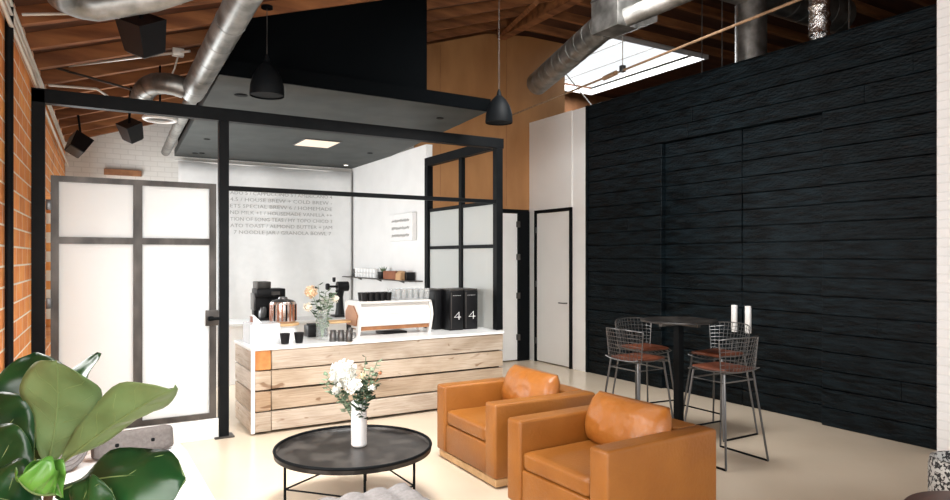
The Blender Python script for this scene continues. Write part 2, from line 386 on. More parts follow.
# plywood wall with a doorway
pw = MB()
for x0, x1, z0, z1 in [(4.52, 5.80, 0, 5.5), (5.80, 6.67, 2.55, 5.5), (6.67, 7.44, 4.05, 5.5)]:
    if x0 < 5: pw.prism([(4.52, 0), (5.8, 0), (5.8, roof(5.8)), (4.52, roof(4.52))], 'y', 9.3, 9.36)
    else: pw.prism([(x0, z0), (x1, z0), (x1, roof(x1)), (x0, roof(x0))], 'y', 9.3, 9.36)
pwo = struct(pw.build('wall_plywood', M['plywood'], smooth=False))
for xs_ in (4.95, 6.2):
    MB().box(xs_-.003, xs_+.003, 9.296, 9.3, 2.6, roof(xs_)-.05).build('panel_seam', M['walnut'], pwo, smooth=False)
# far timber wall and floor of the loft beyond the black wall
struct(MB().box(6.7, 13, 12.3, 12.5, 0, 5.66).build('wall_far', M['far_wood'], smooth=False))
struct(MB().box(12.9, 13.1, -3.8, 12.5, 0, 5.70).box(6.86, 12.9, 2.45, 2.6, 0, 5.64).build('wall_far_right', M['far_wood'], smooth=False))
struct(MB().box(6.86, 13, 2.6, 12.4, 3.85, 3.95).build('ceiling_storeroom', M['black_wall'], smooth=False))
# white wall on the right with a flush door
ww = MB()
dY0, dY1, dZ = 8.17, 9.14, 2.53
ww.box(6.69, 6.85, 7.85, dY0, 0, 4.04).box(6.67, 6.85, dY1, 9.3, 0, 4.04).box(6.67, 6.85, dY0, dY1, dZ, 4.04)
struct(ww.build('wall_white', M['white_paint'], smooth=False))
d2 = MB()
d2.box(6.655, 6.72, dY0, dY0+.045, 0, dZ).box(6.655, 6.72, dY1-.045, dY1, 0, dZ).box(6.655, 6.72, dY0, dY1, dZ-.045, dZ)
d2 = struct(d2.build('door_2', M['black_metal'], smooth=False))
MB().box(6.675, 6.715, dY0+.055, dY1-.055, .02, dZ-.055).build('door_leaf', M['white_paint'], d2, smooth=False)
hd = MB().tube([(6.675, dY0+.12, 1.02), (6.62, dY0+.12, 1.02), (6.615, dY0+.15, 1.02), (6.615, dY0+.26, 1.02)], .01)
hd.lathe([(.028, 0), (.028, .008)], (0, 0, 0), 16); hb = hd
hb.build('door_handle', M['chrome'], d2)
for z in (.35, 1.3, 2.2): MB().tube([(6.66, dY1-.05, z-.05), (6.66, dY1-.05, z+.05)], .012).build('hinge', M['chrome'], d2)
# grey door in the plywood wall
d3 = MB().box(5.80, 5.85, 9.26, 9.36, 0, 2.55).box(6.42, 6.64, 9.25, 9.36, 0, 2.52).box(5.80, 6.64, 9.27, 9.36, 2.49, 2.55)
d3 = struct(d3.build('door_3', M['black_metal'], smooth=False))
MB().box(5.86, 6.41, 9.285, 9.33, .02, 2.48).build('door_leaf', M['white_wall'], d3, smooth=False)
for z in (.4, 1.1, 1.75, 2.3): MB().box(6.39, 6.44, 9.235, 9.29, z-.05, z+.05, .004).build('hinge', M['raw_steel'], d3)

# black charred timber wall: boards with a little relief, a lintel and a recessed pair of sliding doors
TOP = 4.05
def boards(b, y0, y1, z0, z1, xf, bh=.192, seedv=1):
    rnd = random.Random(seedv); z = z0
    while z < z1-.01:
        zt = min(z+bh, z1); joints = [y0]; y = y0 + rnd.uniform(.6, 2.6)
        while y < y1-.5: joints.append(y); y += rnd.uniform(1.5, 2.8)
        joints.append(y1)
        for a, c in zip(joints, joints[1:]):
            off = rnd.uniform(-.007, .006)
            b.box(xf+off, xf+.05, a+.001, c-.001, z+.004, zt-.004, .004, 1)
        z = zt
bwl = MB(); bwl.box(6.74, 6.86, 2.6, 7.80, 3.27, TOP).box(6.74, 6.86, 2.6, 4.11, 0, 3.27).box(6.74, 6.86, 6.33, 7.80, 0, 3.27)
z33 = .192*17
boards(bwl, 2.6, 7.80, z33, TOP, 6.69, seedv=3)
boards(bwl, 2.6, 4.11, .0, z33, 6.69, seedv=4)
boards(bwl, 6.33, 7.80, .0, z33, 6.69, seedv=5); bwl.box(6.678, 6.74, 7.80, 7.85, 0, TOP)
struct(bwl.build('wall_right', M['char'], smooth=False))
for i, (y0, y1) in enumerate([(4.115, 5.125), (5.135, 6.325)]):
    b = MB(); b.box(6.81, 6.85, y0, y1, 0, 3.262); boards(b, y0, y1, .0, 3.26, 6.755 , seedv=10+i)
    d = struct(b.build('door_%d' % (4+i), M['char'], smooth=False))
    yh = y1-.09 if i == 0 else y0+.09
    MB().box(6.722, 6.758, yh-.033, yh+.033, .86, 1.18, .006).build('pull_handle', M['ceramic'], d)
# painted brick pillar at the right edge, and the wall behind it
struct(MB().box(6.50, 6.95, 2.0, 2.94, 0, 5.5).build('wall_pillar', M['white_brick_x'], smooth=False))
struct(MB().box(6.70, 6.95, YB, 2.0, 0, 5.5).build('wall_near_right', M['white_brick_x'], smooth=False))
# piers of the shopfront behind the camera
struct(MB().box(-.9, -.3, YB-.2, YB, 0, 3.4).box(5.9, 6.95, YB-.2, YB, 0, 5.4).build('wall_front', M['white_brick'], smooth=False))

# roof: decking above, joists running from the brick wall up to the flat part
JD = .13
SX0, SX1, SY0, SY1 = 7.85, 10.3, 8.65, 11.9
ce = MB()
def deck(x0, x1, y0, y1):
    ce.hexa([(x0, y0, roof(x0)+JD), (x1, y0, roof(x1)+JD), (x1, y1, roof(x1)+JD), (x0, y1, roof(x0)+JD),
             (x0, y0, roof(x0)+JD+.05), (x1, y0, roof(x1)+JD+.05), (x1, y1, roof(x1)+JD+.05), (x0, y1, roof(x0)+JD+.05)])
deck(-1.0, 6.1, YB, 12.6)
deck(6.1, SX0, YB, 12.6); deck(SX0, SX1, YB, SY0); deck(SX0, SX1, SY1, 12.6); deck(SX1, 13.1, YB, 12.6)
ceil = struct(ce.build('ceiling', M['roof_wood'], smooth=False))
y = -3.5; k = 0
while y < 12.3:
    rr = random.Random(k); x_in = xl(y)+.0
    b = MB(); hw = .038
    b.hexa([(x_in-.1, y-hw, roof(x_in-.1)), (6.1, y-hw, roof(6.1)), (6.1, y+hw, roof(6.1)), (x_in-.1, y+hw, roof(x_in-.1)),
            (x_in-.1, y-hw, roof(x_in-.1)+JD), (6.1, y-hw, roof(6.1)+JD), (6.1, y+hw, roof(6.1)+JD), (x_in-.1, y+hw, roof(x_in-.1)+JD)])
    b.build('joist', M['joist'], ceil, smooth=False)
    if y < SY0-.05 or y > SY1+.05: MB().box(6.1, 12.95, y-hw, y+hw, 5.513, 5.513+JD).build('joist', M['joist'], ceil, smooth=False)
    else: MB().box(6.1, SX0-.06, y-hw, y+hw, 5.513, 5.513+JD).build('joist', M['joist'], ceil, smooth=False)
    y += .66; k += 1
# ridge beam
MB().box(6.0, 6.16, YB, 9.28, 5.36, 5.62).build('ridge_beam', M['joist'], ceil, smooth=False)
# diagonal wind brace at the end of the ridge
MB().tube([(6.05, 9.2, 5.42), (5.35, 7.3, 5.18)], .045, 4).build('brace', M['joist'], ceil, smooth=False)
# skylight: shaft and glazing bars
sk = MB()
for x0, x1, y0, y1 in [(SX0-.05, SX0, SY0, SY1), (SX1, SX1+.05, SY0, SY1), (SX0-.05, SX1+.05, SY0-.05, SY0), (SX0-.05, SX1+.05, SY1, SY1+.05)]:
    sk.box(x0, x1, y0, y1, 5.515, 5.70)
sk = struct(sk.build('window_4', M['white_wall'], smooth=False))
for x in (8.6, 9.35): MB().box(x-.006, x+.006, SY0, SY1, 5.675, 5.687).build('glazing_bar', M['raw_steel'], sk, smooth=False)
MB().box(SX0, SX1, SY0, SY1, 5.69, 5.70).build('pane', M['glass'], sk, smooth=False)

# window-like frames around the two added roof lamps; the decking is closed there
for i, (x, y, z, sx, sy) in enumerate([(1.85, 4.15, 3.96, .6, .64), (4.2, 4.6, 4.76, .84, .84)]):
    b = MB()
    for a in [(x-sx-.05, x-sx, y-sy-.05, y+sy+.05), (x+sx, x+sx+.05, y-sy-.05, y+sy+.05), (x-sx, x+sx, y-sy-.05, y-sy), (x-sx, x+sx, y+sy, y+sy+.05)]: b.box(*a, z-.03, roof(x)+JD)
    struct(b.build('window_%d' % (5+i), M['white_paint'], smooth=False))

# grey canopy over the cafe and the black loft box on it
q = [(1.12, 6.30), (3.99, 6.36), (4.415, 10.0), (4.415, 11.79), (1.40, 11.79)]
cn = MB().prism(q, 'z', 3.385, 3.49); can = struct(cn.build('ceiling_canopy', M['canopy'], smooth=False))
fa = MB().hexa([(1.10, 6.27, 3.38), (4.01, 6.33, 3.38), (4.01, 6.355, 3.38), (1.10, 6.295, 3.38), (1.10, 6.27, 3.52), (4.01, 6.33, 3.52), (4.01, 6.355, 3.52), (1.10, 6.295, 3.52)])
fa.build('fascia', M['black_wall'], can, smooth=False)
lb = MB().poly([(1.16, 6.37, 3.49), (3.25, 6.41, 3.49), (3.25, 11.79, 3.49), (1.45, 11.79, 3.49), (1.16, 6.37, roof(1.16)), (3.25, 6.41, roof(3.25)), (3.25, 11.79, roof(3.25)), (1.45, 11.79, roof(1.45))],
               [(3, 2, 1, 0), (4, 5, 6, 7), (0, 1, 5, 4), (1, 2, 6, 5), (2, 3, 7, 6), (3, 0, 4, 7)])
struct(lb.build('wall_loft', M['black_wall'], smooth=False))

# steel frame partition of the cafe
YP = 6.84
fr = thing('steel_partition', 'tall black steel frame partition standing around the cafe counter', 'partition', (1.29, YP, 0))
O = (1.29, YP, 0)
def fp(name, m, *box): return MB(O).box(*box, .003, 1).build(name, m, fr)
fp('post', M['black_steel'], -.33, -.21, YP-.05, YP+.05, .01, 3.18)
fp('post', M['black_steel'], 1.205, 1.295, YP-.045, YP+.045, .01, 3.1)
MB(O).box(1.16, 1.34, YP-.08, YP+.08, 0, .015).build('base_plate', M['raw_steel'], fr)
fp('post', M['black_steel'], 4.39, 4.48, YP-.045, YP+.045, .865, 3.1)
fp('top_beam', M['black_steel'], -.33, 4.49, YP-.05, YP+.05, 3.07, 3.19)
fp('rail', M['black_steel'], 1.295, 4.40, YP-.025, YP+.025, 2.40, 2.445)
# return along the right side
fp('top_beam', M['black_steel'], 4.39, 4.48, YP+.05, 8.74, 3.07, 3.19)
fp('post', M['black_steel'], 4.39, 4.48, 8.64, 8.74, .0, 3.07)
fp('mullion', M['black_steel'], 4.405, 4.465, 7.68, 7.76, .0, 3.07)
for z in (1.88, 2.42):
    fp('rail', M['black_steel'], 4.41, 4.46, YP+.05, 7.68, z-.02, z+.025)
    fp('rail', M['black_steel'], 4.41, 4.46, 7.76, 8.64, z-.02, z+.025)
for a, c in ((YP+.05, 7.68), (7.76, 8.64)):
    for z0, z1 in ((.05, 1.86), (1.905, 2.40)):
        fp('frosted_pane', M['frosted_grey'], 4.43, 4.44, a, c, z0, z1)

# frosted door with its curb
dr = MB()
dx0, dx1, dz0, dz1 = -.17, 1.18, .20, 2.455
sw = .06
dr.box(dx0, dx0+sw, YP-.03, YP+.03, dz0, dz1).box(dx1-sw, dx1, YP-.03, YP+.03, dz0, dz1)
dr.box(dx0+sw, dx1-sw, YP-.03, YP+.03, dz1-.05, dz1).box(dx0+sw, dx1-sw, YP-.03, YP+.03, dz0, dz0+.05)
dr.box(.465, .54, YP-.03, YP+.03, dz0+.05, dz1-.05)
dr.box(dx0+sw, .465, YP-.025, YP+.025, 1.865, 1.925).box(.54, dx1-sw, YP-.025, YP+.025, 1.865, 1.925)
dr = struct(dr.build('door_1', M['raw_steel'], smooth=False))
for x0, x1 in ((dx0+sw, .465), (.54, dx1-sw)):
    for z0, z1 in ((dz0+.05, 1.865), (1.925, dz1-.05)):
        MB().box(x0, x1, YP-.006, YP+.006, z0, z1).build('frosted_pane', M['frosted'], dr, smooth=False)
for z in (.55, 1.35, 2.2): MB().box(dx0-.035, dx0+.005, YP-.045, YP-.028, z-.045, z+.045, .004).build('hinge', M['chrome'], dr)
MB().box(1.08, 1.20, YP-.045, YP-.03, 1.09, 1.24, .004).build('lock_plate', M['raw_steel'], dr)
h = MB().tube([(1.125, YP-.045, 1.16), (1.125, YP-.09, 1.16), (1.20, YP-.10, 1.16)], .014)
h.cushion((1.125, YP-.06, 1.16), (.03, .02, .022)); h.build('door_handle', M['black_metal'], dr)
struct(MB().box(-.205, 1.20, YP-.04, YP+.04, 0, .195, .004).build('trim_1', M['white_wall']))


# ============================================================ CAFE COUNTER
CZ = .86; cx0, cx1, cy0, cy1 = 1.49, 4.44, 6.72, 7.5
co = thing('cafe_counter', 'long cafe counter clad in bleached reclaimed timber with white top', 'counter', (cx0, cy0, 0))
O = (cx0, cy0, 0)
MB(O).box(cx0+.05, cx1-.03, cy0+.06, cy1-.03, .02, CZ-.04).build('carcass', M['black_wall'], co, smooth=False)
MB(O).box(cx0-.01, cx1+.005, cy0-.015, cy1, CZ-.032, CZ, .003, 1).build('worktop', M['counter_top'], co)
MB(O).box(cx0-.006, cx0+.03, cy0-.012, cy0+.0, .02, CZ-.034).build('corner_trim', M['white_paint'], co, smooth=False)
rows = [(.030, .218), (.232, .422), (.440, .624), (.636, .824)]
rnd = random.Random(5)
cols = [[3], [2], [1], [0]]
for r, (z0, z1) in enumerate(rows):
    cuts = {0: [1.68, 4.43], 1: [1.68, 4.43], 2: [1.68, 4.43], 3: [1.68, 4.43]}[r]
    MB(O).box(cx0+.032, 1.675, cy0-.012, cy0+.058, z0, z1, .004, 1).build('end_block', M['orange_block'] if r == 3 else PLANKS[[0, 4, 1, 0][r]], co)
    for a, c, kk in zip(cuts, cuts[1:], cols[r]):
        dz = rnd.uniform(-.004, .004)
        MB(O).box(a+.003, c-.003, cy0-.008+rnd.uniform(-.006, .006), cy0+.058, z0+.001+dz*.3, z1-.001, .005, 1).build('plank', PLANKS[kk], co)
    MB(O).box(cx0-.004, cx0+.048, cy0+.002, cy1-.03, z0, z1, .004, 1).build('side_plank', PLANKS[(r+1) % 4], co)

# bench behind the counter
bb = thing('back_bench', 'white work bench in the cafe behind the main counter', 'bench', (2.8, 9.9, 0))
MB((2.8, 9.9, 0)).box(1.45, 4.3, 9.5, 10.2, .80, .84, .004, 1).build('worktop', M['counter_top'], bb)
MB((2.8, 9.9, 0)).box(1.5, 4.25, 9.55, 10.18, 0, .80).build('cabinet', M['white_paint'], bb, smooth=False)

# ---- espresso machine
ex0, ex1, ey0, ey1 = 2.72, 3.64, 7.03, 7.47
em = thing('espresso_machine', 'white espresso machine with walnut side panels on the counter', 'espresso machine', (3.18, 7.25, CZ))
O = (3.18, 7.25, CZ)
prof = [(7.06, .98), (7.035, 1.04), (7.03, 1.10), (7.05, 1.16), (7.09, 1.22), (7.10, 1.262), (7.44, 1.262), (7.46, 1.1), (7.40, .98)]
MB(O).prism(prof, 'x', ex0+.03, ex1-.03).build('housing', M['white_enamel'], em, ang=50)
for xs_ in ((ex0-.0, ex0+.03), (ex1-.03, ex1)):
    pr = [(7.08, CZ), (7.12, CZ), (7.13, .955), (7.37, .955), (7.38, CZ), (7.42, CZ), (7.44, .95), (7.49, 1.1), (7.46, 1.28), (7.07, 1.28), (7.03, 1.2), (7.01, 1.1), (7.05, .95)]
    MB(O).prism(pr, 'x', *xs_).build('end_frame', M['white_enamel'], em, ang=50)
pr = [(7.10, .985), (7.38, .985), (7.44, 1.08), (7.43, 1.15), (7.34, 1.235), (7.18, 1.235), (7.06, 1.12)]
MB(O).prism(pr, 'x', ex0-.012, ex0-.0).build('side_panel', M['walnut'], em, smooth=False)
MB(O).box(ex0+.03, ex1-.03, 7.07, 7.40, .93, .978).build('drip_tray', M['walnut'], em, smooth=False)
MB(O).box(ex0+.02, ex1-.01, 7.05, 7.48, 1.264, 1.29, .006).build('cup_rail', M['white_enamel'], em)
MB(O).box(3.05, 3.35, 7.12, 7.35, .86, .888, .004).build('scale_tray', M['black_plastic'], em)
sq = MB(O)
for i in range(9):
    x = 2.92+i*.04; sq.tube([(x, 7.036, 1.128), (x+.013, 7.032, 1.14), (x+.026, 7.036, 1.126), (x+.04, 7.036, 1.128)], .0018, 5)
sq.build('script_mark', M['ink'], em)
em.scale = (1, 1, .9)
# cups and glasses on top of the machine
cup_n = 0
def cup(name, c, r0, r1, h, m, label, cat, group, n=16):
    o = MB().lathe([(r0*.8, 0), (r0, .004), (r1, h), (r1*.9, h), (r0*.85, .008)], n=n).build(name, m); o.location = c; return tag(o, label, cat, group)
def cupcopy(o, c): q_ = o.copy(); C.objects.link(q_); q_.location = c; return q_
first = cup('dark_cup', (2.83, 7.14, 1.248), .034, .044, .095, M['black_plastic'], 'black ceramic cup in the dark row on top of the white espresso machine', 'cup', 'black cups on the espresso machine')
for i in range(5):
    for j in range(2):
        if i or j: cupcopy(first, (2.83+i*.072, 7.14+j*.1, 1.248))
first = cup('drinking_glass', (3.24, 7.14, 1.248), .031, .037, .125, M['glass_cup'], 'clear drinking glass in the row on top of the white espresso machine', 'glass', 'glasses on the espresso machine')
for i in range(6):
    for j in range(3):
        if i or j: cupcopy(first, (3.24+i*.075, 7.14+j*.11, 1.248))

# ---- black coffee dispensers with a white mark
def dispenser(px, label, w_=.19, m=M['black_plastic'], mark=True, y=7.2, x=None):
    t = thing('coffee_dispenser', label, 'coffee dispenser', (x, y, CZ), 0)
    MB().box(-w_/2, w_/2, -.16, .16, 0, .48, .008).build('body', m, t)
    MB().box(-w_/2+.002, w_/2-.002, -.158, .158, .481, .50, .006).build('lid', M['raw_steel'], t)
    if mark:
        MB().box(-w_/2+.012, -w_/2+.024, -.166, -.161, .02, .46, .002).build('trim_strip', M['raw_steel'], t)
        lettering('-----', .03, M['ceramic'], t, (-.055, -.162, .415), (PI/2, 0, 0), .11, 'header_text')
        g = MB(); y_ = -.164
        g.tube([(.028, y_, .13), (.028, y_, .22), (-.035, y_, .16), (.055, y_, .16)], .0055, 6).build('emblem', M['ceramic'], t)
    return t
dispenser(0, 'black coffee dispenser with white mark, nearest the end of the counter', x=4.20, y=7.24)
dispenser(0, 'black coffee dispenser with white mark, between the plain one and its twin', x=3.985, y=7.22)
dispenser(0, 'plain narrow black coffee dispenser without white mark beside the espresso machine', x=3.825, y=7.40, w_=.10, m=M['black_plastic'], mark=False)

# ---- copper brewer on a white stand
p = onz(283, 339, CZ)
br = thing('coffee_brewer', 'copper banded glass coffee brewer on a round white stand', 'coffee brewer', (p.x, p.y, CZ))
MB().lathe([(.155, 0), (.15, .02), (.145, .14), (.15, .15)], n=32).build('stand', M['ceramic'], br)
MB().lathe([(.17, .151), (.172, .165), (.165, .178)], n=32).build('wooden_plate', M['pale_wood'], br)
MB().lathe([(.125, .18), (.138, .20), (.138, .385), (.13, .405)], n=32).build('canister', M['copper'], br)
for i in range(20):
    a = 2*PI*i/20; MB().box(-.008, .008, -.005, .005, .205, .38).build('band', M['brown_box'] if i % 3 else M['black_metal'], br, smooth=False)
    o = C.objects[-1]; o.location = (.139*math.cos(a), .139*math.sin(a), 0); o.rotation_euler = (0, 0, a+PI/2)
MB().lathe([(.132, .406), (.11, .42), (.05, .435), (.045, .455), (.02, .46)], n=32).build('lid', M['chrome'], br)
# dark cups in front of it
for px, py, lb in ((285, 344, 'black ceramic cup on the counter, left of a pair before the brewer'), (299, 343, 'black ceramic cup on the counter, right of a pair before the brewer')):
    p = onz(px, py, CZ); cup('dark_cup', (p.x, p.y, CZ), .038, .052, .11, M['black_plastic'], lb, 'cup', None)
p = onz(262, 344, CZ)
t = thing('white_mug', 'small white mug with handle on the counter beside the black cups', 'mug', (p.x, p.y+.02, CZ))
MB().lathe([(.035, 0), (.04, .005), (.042, .10), (.037, .10), (.034, .01)], n=18).build('body', M['ceramic'], t)
MB().tube([(-.04, 0, .025), (-.07, 0, .035), (-.07, 0, .07), (-.04, 0, .08)], .006).build('handle', M['ceramic'], t)
# acrylic case at the counter end
t = thing('acrylic_case', 'low pale acrylic case on the left end of the counter', 'display case', (1.68, 7.12, CZ))
for a in [(-.15, .15, -.17, -.162, 0, .2), (-.15, .15, .162, .17, 0, .2), (-.15, -.142, -.162, .162, 0, .2), (.142, .15, -.162, .162, 0, .2)]:
    MB().box(*a).build('panel', M['acrylic'], t, smooth=False)
MB().box(-.15, .15, -.17, .17, .2, .208).build('lid', M['acrylic'], t, smooth=False)
MB().box(-.13, .13, -.14, .14, .004, .06, .01).build('tray', M['white_enamel'], t)
t = thing('card_reader', 'small white slanted card stand on the pale acrylic case', 'card stand', (1.64, 7.10, CZ+.208))
MB().prism([(-.06, 0), (.03, 0), (.02, .012), (-.05, .085), (-.06, .085)], 'y', -.04, .04).build('stand', M['ceramic'], t, smooth=False)
MB().box(-.075, -.062, -.04, .04, .01, .07, .003).build('screen', M['brown_box'], t)

# ---- filter coffee machine and grinder on the back bench
p = onz(268, 318, .9)
gm = thing('filter_coffee_machine', 'black filter coffee machine on the white bench behind the brewer', 'coffee machine', (2.40, 9.75, .84))
MB().box(-.2, .2, -.16, .16, 0, .04, .006).build('base', M['black_plastic'], gm)
MB().box(-.2, .2, .02, .16, .04, .36, .006).build('back_panel', M['black_plastic'], gm)
MB().box(-.2, .2, -.16, .16, .34, .46, .01).build('head', M['black_plastic'], gm)
MB().box(.0, .12, -.164, -.16, .37, .42).build('display', M['raw_steel'], gm)
MB().box(-.19, .0, -.14, .14, .462, .56, .008).build('hopper', M['raw_steel'], gm)
MB().box(-.235, -.205, -.12, .08, .16, .40, .006).build('side_bracket', M['chrome'], gm)
MB().lathe([(.05, .041), (.06, .06), (.06, .16), (.045, .2)], (-.1, -.06, 0)).build('jug', M['chrome'], gm)
MB().lathe([(.05, .041), (.06, .06), (.06, .18), (.045, .22)], (.07, -.06, 0)).build('jug', M['raw_steel'], gm)
p = onz(341, 316, .9)
gr = thing('coffee_grinder', 'tall matt black coffee grinder with round head on back bench', 'coffee grinder', (3.50, 9.85, .84))
MB().box(-.12, .12, -.14, .10, 0, .03, .008).build('base', M['black_plastic'], gr)
MB().lathe([(.075, .03), (.06, .12), (.05, .3), (.07, .40)], (0, 0, 0)).build('column', M['black_plastic'], gr)
MB().tube([(-.05, -.02, .46), (.02, -.02, .46), (.12, -.02, .46)], .075, 20).build('head', M['black_plastic'], gr)
MB().tube([(-.20, -.02, .46), (-.05, -.02, .46)], .018, 10).cushion((-.2, -.02, .46), (.03, .035, .05)).build('knob', M['black_plastic'], gr)
MB().tube([(-.13, -.02, .33), (-.03, -.02, .36)], .016, 10).cushion((-.15, -.02, .33), (.03, .03, .04)).build('portafilter_fork', M['black_plastic'], gr)
MB().lathe([(.02, .53), (.025, .56), (.025, .60)], (-.1, -.02, 0)).build('lever', M['black_plastic'], gr)
# bar tray with a shelf
t = thing('bar_stand', 'low pale wood topped stand on counter between flowers and espresso machine', 'stand', (2.58, 7.35, CZ))
MB().box(-.17, .17, -.09, .09, .14, .165, .004).build('shelf', M['pale_wood'], t)
for sx in (-.15, .15): MB().box(sx-.01, sx+.01, -.08, .08, 0, .14).build('leg', M['raw_steel'], t, smooth=False)
for i, (px, lb) in enumerate(((333, 'leftmost'), (341, 'middle'), (349, 'rightmost'))):
    p = onz(px, 341.5, CZ)
    t = thing('milk_pitcher', '%s of three small steel milk pitchers on the counter' % lb, 'pitcher', (p.x, p.y, CZ))
    MB().lathe([(.036, 0), (.04, .01), (.038, .06), (.03, .095), (.033, .12), (.029, .12), (.026, .095), (.03, .012)], n=18).build('body', M['chrome'], t)
    MB().tube([(.03, -.01, .10), (.06, -.02, .09), (.06, -.02, .04), (.036, -.01, .03)], .005, 6).build('handle', M['chrome'], t)
p = onz(309, 331, CZ)
t = thing('knock_box', 'black knock box on the counter behind the glass flower vase', 'knock box', (2.33, 7.36, CZ))
MB().box(-.11, .11, -.08, .08, 0, .13, .01).build('body', M['black_plastic'], t)
MB().tube([(-.1, 0, .138), (.1, 0, .138)], .012).build('bar', M['grey_plastic'], t)

# ---- wall shelf with its crockery
sh = thing('wall_shelf', 'thin dark wall shelf on the white side wall of the cafe', 'shelf', (4.3, 10.35, 1.39))
MB((4.3, 10.35, 1.39)).box(4.20, 4.42, 8.85, 11.7, 1.385, 1.40).build('board', M['raw_steel'], sh, smooth=False)
for y in (9.5, 10.4, 11.3): MB((4.3, 10.35, 1.39)).prism([(4.3, 1.384), (4.419, 1.384), (4.419, 1.34)], 'y', y-.01, y+.01).build('bracket', M['raw_steel'], sh, smooth=False)
first = cup('white_cup', (4.3, 11.2, 1.40), .04, .045, .075, M['ceramic'], 'white cup in the two stacked rows on the wall shelf', 'cup', 'white cups on the wall shelf')
for i in range(7):
    for j in range(2):
        if i or j: cupcopy(first, (4.3, 11.2-i*.135, 1.40+j*.078))
t = thing('succulent_pot', 'small dark pot with green sprigs on the wall shelf', 'potted plant', (4.29, 10.02, 1.40))
MB().lathe([(.07, 0), (.085, .02), (.09, .11), (.08, .11), (.07, .09)], n=20).build('pot', M['black_plastic'], t)
b = MB(); rg = random.Random(3)
for i in range(16):
    a = rg.uniform(0, 2*PI); l = rg.uniform(.06, .14); d = Vector((math.cos(a)*.7, math.sin(a)*.7, 1)).normalized()
    b.tube([Vector((0, 0, .085)), Vector((0, 0, .09))+d*l*.6, Vector((0, 0, .09))+d*l], .01, 5, radii=[.004, .011, .002])
b.build('foliage', M['green'], t)
tag(MB().box(4.22, 4.4, 9.40, 9.86, 1.4, 1.53, .004, 1).build('wooden_box', M['brown_box']), 'dark brown wooden box on the wall shelf', 'box')
t = thing('paper_bag', 'tan folded paper bag on the shelf before the brown box', 'bag', (4.27, 9.28, 1.40))
MB().prism([(-.06, 0), (.06, 0), (.055, .1), (.0, .14), (-.055, .1)], 'y', -.09, .09).build('bag_body', M['kraft'], t, smooth=False)
tag(MB().box(4.27, 4.4, 9.08, 9.16, 1.4, 1.52, .003, 1).build('coffee_tin', M['black_plastic']), 'narrow black tin at the near end of the wall shelf', 'tin')
t = thing('shelf_vase', 'little grey bud vase at the far end of the wall shelf', 'vase', (4.3, 11.35, 1.40))
MB().lathe([(.03, 0), (.04, .03), (.02, .08), (.035, .14)], n=16).build('body', M['grey_plastic'], t)

# ---- printed canvas banner on the back wall
bn = MB(); nx, nz = 60, 16
bx0, bx1, bz0, bz1 = 1.45, 4.38, .2, 3.30
def wav(x, z): return 11.72 + .022*math.sin(x*5+z*.8) + .012*math.sin(x*13+1.7*z)*max(0, (2.3-z))/2.0 + .018*noise.noise(Vector((x*2.2, z*1.4, 3)))
pts = [(bx0+(bx1-bx0)*i/nx, wav(bx0+(bx1-bx0)*i/nx, bz0+(bz1-bz0)*j/nz), bz0+(bz1-bz0)*j/nz) for j in range(nz+1) for i in range(nx+1)]
fcs = [(j*(nx+1)+i, j*(nx+1)+i+1, (j+1)*(nx+1)+i+1, (j+1)*(nx+1)+i) for j in range(nz) for i in range(nx)]
bo = thing('canvas_banner', 'wide white canvas menu banner with grey lettering on back wall', 'banner', (2.9, 11.75, .2))
OB = (2.9, 11.75, .2)
cv = MB(OB).poly(pts, fcs).build('canvas', M['canvas'], bo, ang=80)
sd = cv.modifiers.new('thickness', 'SOLIDIFY'); sd.thickness = .004
MB(OB).tube([(bx0-.05, 11.72, 3.31), (bx1, 11.72, 3.31)], .012).build('rail', M['white_enamel'], bo)
lines = ['ADO 5 / CAPPUCCINO 5 / AMERICANO 4', '4.5 / HOUSE BREW + COLD BREW -', 'ETS SPECIAL BREW 6 / HOMEMADE', 'ND MILK +1 / HOUSEMADE VANILLA ++', 'TION OF SONG TEAS / MY TOPO CHICO 3', 'ATO TOAST / ALMOND BUTTER + JAM', '7 NOODLE JAR / GRANOLA BOWL 7']
for i, tx in enumerate(lines):
    zc = 2.80 - i*.110
    lettering(tx, .086, M['ink'], bo, (2.24-OB[0] + (.06 if i == 6 else 0), 11.665-OB[1], zc-OB[2]), (PI/2, 0, 0), 1.76 - (.08 if i == 6 else 0))
# little lettered board on the side wall
sg = thing('lettered_board', 'small white board with three script lines on cafe side wall', 'sign', (4.37, 9.45, 2.0))
MB().box(-.03, .045, -.40, .42, 0, .42, .003, 1).build('board', M['canvas'], sg)
for r_ in range(3):
    b = MB(); pts = []
    rg = random.Random(r_+4)
    for i in range(30): pts.append((-.034, .34-i*.022, .31-r_*.115 + (0.028 if i % 2 else -.022)*rg.uniform(.5, 1)))
    b.tube(pts, .0045, 5).build('script_line', M['ink'], sg)
tag(MB().box(.40, .92, 11.72, 11.8, 3.02, 3.11, .004, 1).build('vent_grille', M['walnut']), 'dark narrow vent high on the painted brick above the frosted door', 'vent')

